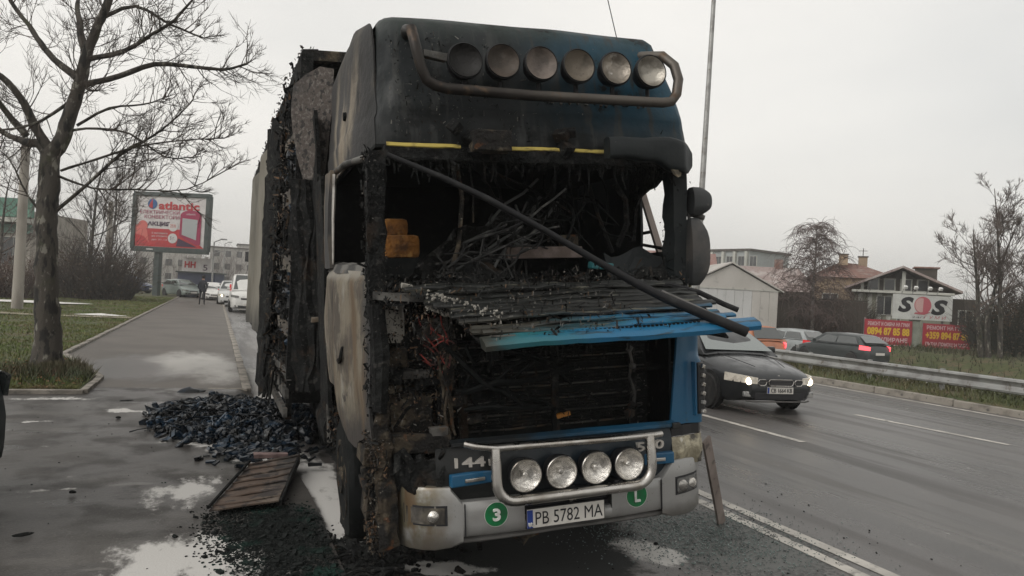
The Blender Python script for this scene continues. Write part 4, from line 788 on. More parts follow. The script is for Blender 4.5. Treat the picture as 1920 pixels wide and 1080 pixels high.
# ---- bumper
BX = [(-1.09, .74), (-1.085, .56), (-1.07, .40), (-1.04, .28), (-.99, .185), (-.92, .12), (-.84, .08), (-.74, .05), (-.665, .037), (-.655, .036), (-.5, .02), (-.35, .012)]
def zhi(x):
    a = abs(x); return .622 if a < .655 else lerp(.622, .715, sm(a, .655, .74))-.02*sm(a, 1.0, 1.09)
def brow(pts, zl, zh, d0=.0, r_=.018):
    rr = []
    for x, y in pts:
        a, b_ = zl(x), zh(x); s_ = 1 if x > 0 else -1
        rr.append([(x, y+.05+d0, a), (x, y+.012+d0, a+.004), (x, y+d0, a+r_), (x, y-.004+d0, lerp(a, b_, .35)), (x, y-.004+d0, lerp(a, b_, .7)), (x, y+d0, b_-r_), (x, y+.015+d0, b_-.002), (x, y+.16+d0, b_+.004)])
    return rr
for sgn in (-1, 1):
    kx = 1.13 if sgn > 0 else .90
    P = [((x if abs(x) < .665 else math.copysign(.665+(abs(x)-.665)*kx, x))*-sgn, y) for x, y in BX]
    mb = MB(); mb.loft(brow(P[:9], lambda x: lerp(.385, .340, sm(abs(x), .62, .80))+.03*sm(abs(x), 1.0, 1.09), zhi)); c = mb.build('bumper_corner', m_silver, T, smooth=40)
    # fog lamp
    a0 = .775 if sgn > 0 else .755; xs = [a0+.045*i for i in range(6)]
    fy = lambda a: interp(a, [(abs(p[0]), p[1]) for p in P][::-1])
    pos = lambda a, z, d: (sgn*a, fy(a)-d, z)
    mb = MB(); mb.loft([[pos(a, z, .006) for a in xs] for z in (.492, .61)]); fo = mb.build('fog_lamp', m_ink, c, solid=.012)
    mb = MB(); mb.loft([[pos(a, z, .010) for a in [a0+.015+.04*i for i in range(6)]] for z in (.503, .598)]); mb.build('fog_lens', mat('fog_lens_sooty' if sgn < 0 else 'fog_lens', (.14, .125, .10) if sgn < 0 else (.16, .16, .155), .12, .3, [dict(c=(.05, .045, .04), s=8, lo=.42, hi=.6)], spec=.8), fo, solid=.006)
    for a, rr_ in ((.835, .036), (.925, .032)):
        if sgn < 0 and a > .9: continue
        MB().lathe([(rr_, 0), (rr_*.9, -.010), (.001, -.016)], 16, pos(a, .55, .014), 'Y').build('bulb_reflector', m_lensA, fo, smooth=60)
    P2 = P[8:]+[(sgn*.29, .010)]
    mb = MB(); mb.loft(brow(P2, lambda x: .412, zhi, 0)); mb.build('bumper_panel', m_silver, T, smooth=40)
    st = MB().lathe([(.071, 0), (.071, -.003), (.001, -.003)], 28, (sgn*.468, .012, .537), 'Y').build('sticker', m_greenst, T)
    MB().lathe([(.074, .001), (.074, -.0015), (.072, -.0015), (.072, .001)], 28, (sgn*.468, .0105, .537), 'Y').build('sticker_edge', m_white, st)
    text('sticker_print', '3' if sgn < 0 else 'L', m_white, st, (sgn*.468, .007, .537), .046 if sgn < 0 else .040, .072, bold=.02, ext=.012)
    MB().box((sgn*.655, .026, .52), (.006, .01, .19)).build('panel_gap', m_ink, T)
mb = MB(); mb.loft(brow([(-.29, .010), (0, .006), (.29, .010)], lambda x: .412, lambda x: .50, 0)); mb.build('bumper_panel', m_silver, T, smooth=40)
mb = MB(); mb.box((0, .10, .56), (.585, .08, .14)); mb.build('recess', m_ink, T)
MB().box((0, .045, .52), (.56, .03, .03)).build('recess_step', m_black, T, bev=.006)
mb = MB(); mb.loft(brow([(x, .045+.12*abs(x)**3) for x in [lerp(-.78, .78, i/14) for i in range(15)]], lambda x: .355+.02*(1-abs(x)), lambda x: .409, -.01)); mb.build('bumper_lip', m_lipgrey, T, smooth=40)
mb = MB(); mb.box((.03, .035, .575), (.055, .04, .05)); mb.build('tow_pin', m_chrome, T, bev=.012)
pl = MB().box((-.026, -.005, .487), (.51, .010, .113)).build('number_plate', m_plate, T, bev=.004)
pl.rotation_euler = (0, 0, 0)
MB().box((-.264, -.0115, .487), (.036, .003, .108)).build('plate_band', m_eublue, pl); text('plate_band_print', 'BG', m_white, pl, (-.264, -.014, .458), .024, .02, ext=.02)
MB().box((-.026, .002, .487), (.520, .012, .121)).build('plate_frame', m_ink, pl)
text('plate_print', 'PB 5782 MA', m_ink, pl, (-.006, -.0105, .487), .445, .078, ext=.001)
mb = MB(); mb.tube([(-.34, .12, .36), (-.30, .10, .335), (-.22, .12, .34), (-.16, .14, .345)], .012, 6); mb.tube([(-.28, .10, .34), (-.27, .10, .30), (-.24, .1, .34)], .008, 5); mb.build('tow_hook', m_rust, T)
# ---- mirrors, right
def mirror(name, c, d, m):
    mb = MB(); rr = []
    for i in range(11):
        t = i/10; z = lerp(-1, 1, t); k = (1-abs(z)**3.2*.55); x0 = -d[0]*.5
        rr.append([(c[0]+x0*(.9 if k < .6 else 1)+ (d[0]*k if side else 0), c[1]+dy*d[1]*.5*k, c[2]+z*d[2]*.5) for side, dy in ((0, -1), (1, -.45), (1, .5), (0, 1))])
    mb.loft(rr, True, True); o = mb.build(name, m, T, bev=.014, smooth=50); return o
mirror('upper_mirror', (1.165, .30, 2.435), (.165, .12, .195), m_mirrorhouse); mirror('lower_mirror', (1.145, .30, 2.085), (.165, .12, .47), m_mirrorhouse)
MB().tube([(1.03, .38, 2.365), (1.12, .33, 2.345), (1.2, .31, 2.32)], .020, 8).build('mirror_arm', m_greysteel, T, smooth=60)
MB().tube([(1.09, .33, 2.36), (1.10, .33, 2.1), (1.085, .35, 1.92)], .012, 6).build('mirror_arm', m_greysteel, T, smooth=60)
MB().tube([(1.08, .36, 1.93), (1.14, .32, 1.92)], .03, 8).build('mirror_arm', m_black, T, smooth=60)
mb = MB(); mb.box((1.06, .5, 3.04), (.05, .06, .16)); mb.build('corner_bracket', m_char, T, bev=.01)
mb = MB(); mb.tube([(.88, .9, 3.62), (.80, 1.0, 4.2), (.77, 1.05, 4.9)], .004, 4); mb.build('aerial', m_black, T)
# leaning board by the bumper
bd = MB().beam((3.475, 4.65, .80), (4.01, 5.10, .0), .022, .085, (1, .35, .3)).build('leaning_board', m_beige); tag(bd, 'tall narrow beige board leaning on the silver bumper corner', 'board')

# ================================================================ THE BURNT TRAILER
m_tarp = mat('trailer_tarp', (.21, .195, .16), .7, 0, [dict(c=(.15, .135, .105), s=1.2, lo=.4, hi=.65), dict(c=(.20, .13, .07), pos=('Y', 3.6, 1.4, 1.6), s=2, k=.7), dict(c=(.015, .015, .015), pos=('Y', 2.6, 1.2, 1.6), s=1.6), dict(c=(.03, .028, .025), pos=('Z', 1.6, .9, .8), s=2)], (8, .3, .02))
m_slatb = mat('scorched_board', (.10, .085, .065), .85, 0, [dict(c=(.05, .042, .035), s=4, lo=.42, hi=.62, st=(1, .3, 2)), dict(c=(.16, .145, .125), s=9, lo=.58, hi=.7)], (18, .5, .01))
m_cargo = mat('charred_bottles', (.005, .010, .017), .32, 0, [dict(c=(.008, .028, .055), s=2.6, lo=.45, hi=.66), dict(c=(.006, .007, .008), s=4, lo=.42, hi=.58), dict(c=(.09, .13, .15), s=22, lo=.64, hi=.72)], (30, .5, .01), spec=.35)
TR = thing('burnt_trailer', 'long box trailer behind the burnt cab with charred front frame and pale tarp rear', 'trailer', (2.07, 7.05, 0))
TR.rotation_euler = (0, R(-.8), 0)
rt = random.Random(31); TW = 1.36; TL = 9.6
def dark_sheet(name, P, m, amp, fr, sd, sol=.02):
    mb = MB(); mb.loft(P); mb.jitter(amp, fr, sd); return mb.build(name, m, TR, smooth=35, solid=sol)
fw = dark_sheet('front_wall', [[(lerp(-TW, TW, i/40), .03+.018*(i % 2), z) for i in range(41)] for z in (1.0, 1.6, 2.2, 2.8, 3.3, 3.72)], m_char, .012, 3, 1)
for i in range(16):    # ribs of the front wall
    mb = MB(); mb.box((0, -.03, 1.15+.165*i), (2*TW-.06, .03, .05)); mb.jitter(.01, 5, i); mb.build('wall_rib', m_char, fw)
for x in (-TW, TW):
    for y in (0, TL):
        mb = MB(); mb.beam((x, y, .95), (x, y, 3.92), .11, .11, (0, 1, 0)); mb.jitter(.016, 5, 3); mb.build('corner_post', m_char, TR, sub=3)
mb = MB(); n = 60
mb.loft([[(-TW-.03+.02*rt.random(), TL*i/n, 3.80+.03*rt.random()), (-TW-.04, TL*i/n, 3.93+.05*rt.random()), (-TW+.10, TL*i/n, 3.95+.03*rt.random())] for i in range(n+1)]); mb.build('roof_rail', m_char, TR, solid=.03)
mb = MB(); mb.beam((-TW, 0, 3.90), (-.86, -.02, 3.93), .09, .10); mb.beam((-.74, -.03, 3.94), (TW, 0, 3.93), .09, .11); mb.jitter(.02, 6, 4); mb.build('front_header', m_rust, TR, sub=2)
mb = MB(); mb.beam((-1.2, -.05, 3.60), (-.2, -.05, 3.86), .05, .14); mb.jitter(.02, 5, 8); mb.build('header_brace', m_char, TR, sub=2)
dark_sheet('roof', [[(x, y, 3.9-.14*math.sin((y/TL)*math.pi)*math.cos(x)) for x in (-TW, -.7, 0, .7, TW)] for y in [TL*i/14 for i in range(15)]], m_char, .04, 1.4, 2)
dark_sheet('side_right', [[(TW, y, z) for z in (1, 2, 3, 3.9)] for y in [TL*i/8 for i in range(9)]], m_sheetchar, .02, 1.5, 3)
dark_sheet('floor', [[(x, y, 1.05) for x in (-TW, 0, TW)] for y in [TL*i/8 for i in range(9)]], m_char, .02, 1.5, 4, .12)
dark_sheet('rear_wall', [[(x, TL, z) for x in (-TW, 0, TW)] for z in (1, 2, 3, 3.9)], m_sheetchar, .005, 1.5, 5)
# rear half of the curtain side, pale; ragged towards the fire
rows = []
for k in range(25):
    z = lerp(1.0, 3.84, k/24); e = 3.0+.45*math.sin(z*2.2)+.34*noise.noise(Vector((z*4, 0, 2))); rows.append([(-TW-.05-.035*math.sin(y*2.2+.3*z), y, z) for y in [lerp(e, TL, i/26) for i in range(27)]])
dark_sheet('curtain', rows, m_tarp, .01, 4, 6, .008)
rows = []
for k in range(21):
    z = lerp(.72, 3.8, k/20); e0 = 2.25+.16*noise.noise(Vector((z*5, 1, 2))); rows.append([(-TW-.07-.06*math.sin(y*9+z), y, z-.35*(1-k/20)*math.sin(y*5)**2) for y in [lerp(e0, 3.6+.5*noise.noise(Vector((z*3, 5, 2))), i/10) for i in range(11)]])
dark_sheet('burnt_curtain', rows, m_char, .03, 6, 7, .012)
mb = MB()
for k in range(16): mb.tube(droop((-TW-.06, 1.5+.09*k, .95), (-TW-.08, 1.55+.09*k, rt.uniform(.35, .8)), .0, .06, 4, rt), rt.uniform(.008, .02), 5)
mb.build('curtain_tatters', m_char, TR)
for z, h in ((2.70, .16), (2.02, .17), (1.36, .12), (3.3, .10)):
    mb = MB(); mb.beam((-TW-.005, .35, z-.02), (-TW-.005, 1.75, z+.03), .03, h); mb.jitter(.012, 5, int(z*10)); mb.build('side_board', m_slatb, TR, sub=2)
for y in (1.45, 2.9, 4.3, 5.8, 7.4):
    mb = MB(); mb.beam((-TW+.02, y, 1.0), (-TW+.02, y, 3.85), .08, .07, (0, 1, 0)); mb.build('side_post', m_char, TR)
mb = MB()
for _ in range(620):
    c = Vector((rt.uniform(-TW+.03, -.75), rt.uniform(.12, 2.2), 1.14+rt.random()**1.1*2.1)); s_ = rt.uniform(.05, .12)
    M = Matrix.Rotation(rt.uniform(0, 6), 3, 'Z') @ Matrix.Rotation(rt.uniform(0, 6), 3, 'X')
    mb.lathe([(s_*.3, -s_), (s_*.6, -s_*.7), (s_*.5, 0), (s_*.62, s_*.7), (s_*.2, s_)], 6, c, 'Y', M)
mb.jitter(.03, 9, 4); tag(mb.build('burnt_cargo', m_cargo, TR, smooth=40), None, None, kind='stuff')
ft = lambda: (-TW-.06+rt.uniform(-.05, .05), rt.uniform(0, 3.6), rt.uniform(.8, 3.95))
scatter('char_flakes', 900, ft, .004, .016, m_char, TR, rt, .6); scatter('ash_flakes', 260, ft, .004, .012, m_greyash, TR, rt); scatter('crust_flakes', 400, ft, .005, .016, m_browncrust, TR, rt, .5)
fr_ = lambda: (-TW+rt.uniform(-.05, .06), rt.uniform(-.05, 9.4), 3.93+abs(rt.gauss(0, .03)))
scatter('char_flakes', 600, fr_, .003, .013, m_char, TR, rt, .5)
for x in (-.45, .45): MB().box((x, TL/2+.6, .82), (.12, TL-1.2, .32)).build('trailer_rail', m_char, TR)
for a, b_, w, h in (((-TW+.0, .35, .93), (-TW, 4.6, .95), .05, .10), ((-TW+.02, .7, .70), (-TW+.02, 4.4, .72), .04, .09), ((-TW+.02, .8, .50), (-TW+.02, 4.4, .50), .04, .09)):
    mb = MB(); mb.beam(a, b_, w, h); mb.jitter(.006, 4, 3); mb.build('side_guard', m_greysteel, TR, sub=2)
for y in (.9, 2.6, 4.3): MB().beam((-TW+.06, y, .42), (-TW+.06, y, 1.0), .06, .05, (0, 1, 0)).build('guard_post', m_char, TR)
mb = MB(); mb.box((-1.05, 1.9, .72), (.5, 1.2, .42)); mb.jitter(.03, 4, 3); mb.build('pallet_box', m_char, TR, bev=.02)
for y in (6.0, 7.2, 8.4):
    for x in (-1.02, 1.02):
        o = MB().lathe([(.3, -.18), (.48, -.18), (.51, -.12), (.51, .12), (.48, .18), (.3, .18)], 24, (x, y, .51), 'X').build('wheel', m_rubber, TR, smooth=40)
        MB().lathe([(.02, -.1), (.2, -.1), (.3, -.16), (.3, .1), (.02, .1)], 20, (x, y, .51), 'X').build('rim', m_greysteel, o, smooth=40)

# ================================================================ DEBRIS ON THE GROUND
rd = random.Random(5)
def hz(x, y):
    e = ell(x, y, .36, 9.95, .98, 1.5, .28); return .10*max(0, e)**.8 if e > 0 else 0
mb = MB()
for _ in range(2300):
    a, q = rd.uniform(0, 6.28), rd.random()**.62
    x0, y0 = .36+q*.98*math.cos(a)+rd.gauss(0, .10), 9.95+q*1.5*math.sin(a)+rd.gauss(0, .14)
    s_ = rd.uniform(.016, .05); z0 = .06+hz(x0, y0)*rd.uniform(.5, 1.05)+s_*.3
    M = Matrix.Rotation(rd.uniform(0, 6), 3, 'Z') @ Matrix.Rotation(rd.uniform(-1.2, 1.2), 3, 'X')
    if rd.random() < .62:      # crumpled melted film
        s_ *= rd.uniform(.6, 1.7); g = [[M @ Vector(((u-1)*s_+rd.gauss(0, s_*.22), (v-1)*s_*.8+rd.gauss(0, s_*.22), rd.gauss(0, s_*.38)))+Vector((x0, y0, z0)) for u in range(3)] for v in range(3)]
        mb.loft(g)
    elif rd.random() < .8: s_ *= rd.uniform(.6, 1.7); mb.lathe([(s_*.25, -s_*1.5), (s_*.6, -s_*1.1), (s_*.55, -s_*.4), (s_*.38, 0), (s_*.6, s_*.6), (s_*.5, s_*1.1), (s_*.2, s_*1.4)], 7, (x0, y0, z0), 'Y', M)
    else: mb.box((x0, y0, z0), (s_*2, s_*1.3, s_*.7), M)
for _ in range(26):      # bigger torn sheets and wires among the melted bottles
    a, q = rd.uniform(0, 6.28), rd.random()**.5; x0, y0 = .36+q*.9*math.cos(a), 9.9+q*1.4*math.sin(a); s_ = rd.uniform(.06, .15); z0 = .08+hz(x0, y0)
    mb.loft([[Vector((x0+(u-2)*s_*.5+rd.gauss(0, s_*.15), y0+(v-2)*s_*.4+rd.gauss(0, s_*.15), z0+abs(rd.gauss(0, s_*.25)))) for u in range(5)] for v in range(5)])
for _ in range(60):
    a, q = rd.uniform(0, 6.28), rd.random()**.5; x0, y0 = .36+q*.95*math.cos(a), 9.9+q*1.5*math.sin(a); z0 = .09+hz(x0, y0); l = rd.uniform(.15, .5); b_ = rd.uniform(0, 6.28)
    mb.tube(droop((x0, y0, z0), (x0+l*math.cos(b_), y0+l*math.sin(b_), z0+rd.uniform(-.03, .05)), -.05, .12, 6, rd), rd.uniform(.004, .010), 4)
mb.jitter(.020, 16, 3); tag(mb.build('debris_heap', m_cargo, fix=False), 'heap of melted dark blue bottles on the wet pavement', 'debris', kind='stuff')
mb = MB()
for _ in range(420):
    x0, y0 = rd.gauss(.48, .22), rd.gauss(8.25, .35)
    s_ = rd.uniform(.015, .05); mb.box((x0, y0, .045+s_*.3), (s_*2.4, s_*1.2, s_*.6), (rd.uniform(-.4, .4), rd.uniform(-.4, .4), rd.uniform(0, 6)))
mb.jitter(.02, 14, 6); tag(mb.build('ash_litter', m_cargo, smooth=30), None, None, kind='stuff')
m_crumb = mat('charcoal_crumbs', (.006, .008, .0075), .8, 0, [dict(c=(.008, .026, .020), s=3.2, lo=.5, hi=.68), dict(c=(.05, .05, .045), s=30, lo=.66, hi=.74)], spec=.2)
mb = MB()
for _ in range(9000):
    a = rd.uniform(0, 6.28); q = rd.random()**.6
    x0, y0 = .48+q*.40*math.cos(a)+rd.gauss(0, .09), 5.35+q*.95*math.sin(a)+rd.gauss(0, .12)
    x0 += (5.35-y0)*.12
    if x0 > xe(y0)-.02 and rd.random() < .85: continue
    s_ = rd.uniform(.002, .009)*(2.6 if rd.random() < .05 else 1); mb.box((x0, y0, dz(x0, y0)+s_*.25), (s_*2, s_*1.3, s_), (rd.uniform(-.5, .5), rd.uniform(-.5, .5), rd.uniform(0, 6)))
tag(mb.build('charcoal_patch', m_crumb, fix=False), None, None, kind='stuff')
mb = MB()
for _ in range(1500):
    x0, y0 = rd.gauss(1.02, .24), rd.gauss(4.82, .24)
    if x0 > 1.16 and y0 < 4.86 and rd.random() < .93: continue
    s_ = rd.uniform(.006, .03); mb.box((x0, y0, s_*.4), (s_*2.4, s_*1.3, s_), (rd.uniform(-.5, .5), rd.uniform(-.5, .5), rd.uniform(0, 6)))
for _ in range(26):
    x0, y0 = rd.gauss(1.1, .2), rd.gauss(4.65, .2); a = rd.uniform(0, 6.3); l = rd.uniform(.08, .28)
    mb.tube(droop((x0, y0, .03), (x0+l*math.cos(a), y0+l*math.sin(a), rd.uniform(.01, .08)), -.03, .05, 5, rd), rd.uniform(.004, .012), 5)
mb.jitter(.008, 20, 6); tag(mb.build('burnt_litter', m_char, fix=False), None, None, kind='stuff')
m_glassgrit = mat('glass_crumbs', (.11, .15, .14), .3, 0, [dict(c=(.03, .04, .038), s=9, lo=.45, hi=.62), dict(c=(.34, .38, .36), s=20, lo=.62, hi=.72)], spec=.8)
mb = MB()
for _ in range(5200):
    x0, y0 = rd.gauss(3.62, .42), rd.gauss(4.95, .42)
    if x0 < 2.9 and y0 < 4.4: continue
    s_ = rd.uniform(.0018, .006); mb.box((x0, y0, .004+s_*.5), (s_*2, s_*1.4, s_), (rd.uniform(-.5, .5), rd.uniform(-.5, .5), rd.uniform(0, 6)))
tag(mb.build('glass_crumbs', m_glassgrit, fix=False), None, None, kind='stuff')
mb = MB()
for _ in range(170):
    x0, y0 = rd.uniform(1.4, 5.4), rd.uniform(3.5, 6.2)
    s_ = rd.uniform(.002, .008); mb.box((x0, y0, s_*.5), (s_*2, s_*1.2, s_), (rd.uniform(-.5, .5), rd.uniform(-.5, .5), rd.uniform(0, 6)))
for _ in range(90):
    x0, y0 = rd.uniform(-2.4, .5), rd.uniform(3.6, 11)
    s_ = rd.uniform(.002, .007); mb.box((x0, y0, dz(x0, y0)+s_*.4), (s_*2, s_*1.2, s_), (rd.uniform(-.5, .5), rd.uniform(-.5, .5), rd.uniform(0, 6)))
tag(mb.build('grit', m_crumb, fix=False), None, None, kind='stuff')
def chunk(c, d, label, m, rot=.4, grp='charred lumps scattered round the heap', sd=1, cat='debris'):
    mb = MB(); n = 7
    mb.lathe([(.05*d[0], -.5*d[2]), (.8*d[0], -.35*d[2]), (d[0], .0), (.7*d[0], .4*d[2]), (.2*d[0], .62*d[2])], n, (0, 0, 0), 'Z')
    for v in mb.v: v.y *= d[1]/d[0]
    mb.jitter(min(d)*.55, 9, sd); o = mb.build('charred_lump', m, smooth=30); o.location = (c[0], c[1], c[2]+d[2]*.33); o.rotation_euler = (0, 0, rot); return tag(o, label, cat, grp)
chunk((-.48, 10.7, .05), (.17, .12, .09), 'large black lump beside the white foam streak', m_cargo, .2, sd=1)
chunk((-.62, 10.25, .05), (.03, .02, .03), 'tiny dark lump on the wet driveway past the foam streak', m_char, .2, sd=2)
chunk((-.37, 9.95, .05), (.15, .10, .07), 'flat blue-black lump in front of the foam streak', m_cargo, .5, sd=3)
chunk((-.24, 9.22, .05), (.12, .09, .09), 'rounded black lump standing alone in front of the heap', m_char, .9, sd=4)
chunk((-1.02, 11.2, .06), (.10, .05, .05), 'thin black scrap off to the side of the heap by the verge', m_char, .3, sd=5)
chunk((-1.0, 10.08, .05), (.035, .03, .03), 'small black crumb at the tip of the foam streak', m_char, .9, sd=6)
chunk((-.19, 8.5, .05), (.03, .025, .03), 'small black crumb near the burnt ribbed panel', m_char, .1, sd=7)
chunk((-.25, 11.9, .11), (.20, .10, .06), 'long low black lump behind the heap on the pavement', m_cargo, .1, sd=8)
chunk((-.95, 6.7, .05), (.03, .02, .025), 'pebble sized black lump alone on the grey driveway', m_char, .1, sd=9)
chunk((-1.08, 5.71, .05), (.07, .02, .02), 'thin dark twig-like scrap on the grey driveway', m_char, .3, sd=10)
chunk((3.16, 4.76, .0), (.025, .02, .02), 'small black crumb on the pale foam patch by the bumper', m_char, .3, sd=12)
o = chunk((.97, 5.06, .0), (.09, .055, .035), 'black ring shaped scrap on white foam below the corner of the cab', m_char, .3, sd=11)
# burnt ribbed panel lying on the driveway
PN = thing('ribbed_panel', 'brown scorched ribbed panel lying flat between the heap and the charcoal', 'panel', (.45, 6.65, .05))
A, B_, C_, D_ = Vector((-.40, -.72, .035)), Vector((-.06, .68, .05)), Vector((.38, .80, .10)), Vector((.10, -.62, .06))
m_panel = mat('scorched_panel', (.095, .066, .050), .9, 0, [dict(c=(.15, .12, .095), s=6, lo=.46, hi=.66, det=9), dict(c=(.035, .027, .024), s=8, lo=.48, hi=.6, det=9), dict(c=(.03, .028, .027), pos=('X', .05, .3, .3), s=5, k=.7)], (24, .7, .01))
mb = MB(); mb.loft([[A.lerp(D_, i/8).lerp(B_.lerp(C_, i/8), k/12) for i in range(9)] for k in range(13)]); mb.jitter(.012, 5, 3); mb.build('sheet', m_panel, PN, solid=.012)
for k in range(7):
    t = .06+k*.145; a, b_ = A.lerp(B_, t), D_.lerp(C_, t); mb = MB(); mb.tube([a.lerp(b_, i/6)+Vector((0, 0, .006)) for i in range(7)], .010, 6); mb.jitter(.014, 6, k); mb.build('rib', m_panel, PN)
mb = MB(); mb.tube([A+Vector((-.01, 0, .02)), B_+Vector((-.01, 0, .02))], .014, 6); mb.jitter(.008, 7, 2); mb.build('edge_bar', m_char, PN)
mb = MB(); mb.prism([D_, C_, C_-Vector((0, 0, .09)), D_-Vector((0, 0, .05))], (.02, 0, 0)); mb.build('edge_bar', m_char, PN)
mb = MB(); mb.box((.13, .80, .09), (.30, .10, .04), (.1, 0, .1)); mb.jitter(.03, 9, 2); mb.build('torn_cloth', mat('pink_rag', (.22, .15, .14), .9, 0, [dict(c=(.12, .08, .075), s=9)]), PN, sub=2, smooth=40)

# ================================================================ CARS
m_arch = mat('wheel_arch_black', (.008, .008, .008), .9)
m_signal = mat('amber_lens', (.4, .14, .02), .2)
CARPROF = dict(
    sedan=dict(L=4.6, W=1.76, H=1.44, hood=[(0, .58), (.05, .66), (.25, .74), (.7, .84), (1.25, .93)], tail=[(3.75, .98), (4.3, 1.0), (4.5, .95), (4.6, .74)], g=(1.15, 1.95, 3.15, 3.85), belt=.93),
    hatch=dict(L=4.05, W=1.70, H=1.46, hood=[(0, .56), (.05, .64), (.25, .74), (.6, .86), (.95, .95)], tail=[(3.6, .98), (3.9, .98), (4.0, .90), (4.05, .72)], g=(.9, 1.65, 3.35, 3.92), belt=.95),
    wagon=dict(L=4.5, W=1.74, H=1.46, hood=[(0, .56), (.05, .64), (.25, .74), (.7, .86), (1.15, .94)], tail=[(3.9, .98), (4.35, .98), (4.45, .90), (4.5, .72)], g=(1.1, 1.85, 3.75, 4.35), belt=.94),
    suv=dict(L=4.4, W=1.80, H=1.68, hood=[(0, .62), (.05, .76), (.25, .92), (.6, 1.0), (1.1, 1.06)], tail=[(3.8, 1.08), (4.25, 1.08), (4.35, 1.0), (4.4, .76)], g=(1.05, 1.7, 3.8, 4.25), belt=1.06),
    van=dict(L=5.0, W=1.92, H=2.12, hood=[(0, .66), (.04, .86), (.2, 1.06), (.55, 1.16), (.9, 1.22)], tail=[(4.3, 1.2), (4.9, 1.2), (4.97, 1.1), (5.0, .8)], g=(.62, 1.3, 4.75, 4.96), belt=1.18))
def paint(name, c, metal=.3): return mat(name, c, .3, metal, [dict(c=tuple(v*.72+.012 for v in c), s=2.5, lo=.45, hi=.75), dict(rough=.5, s=4)], coat=.5)
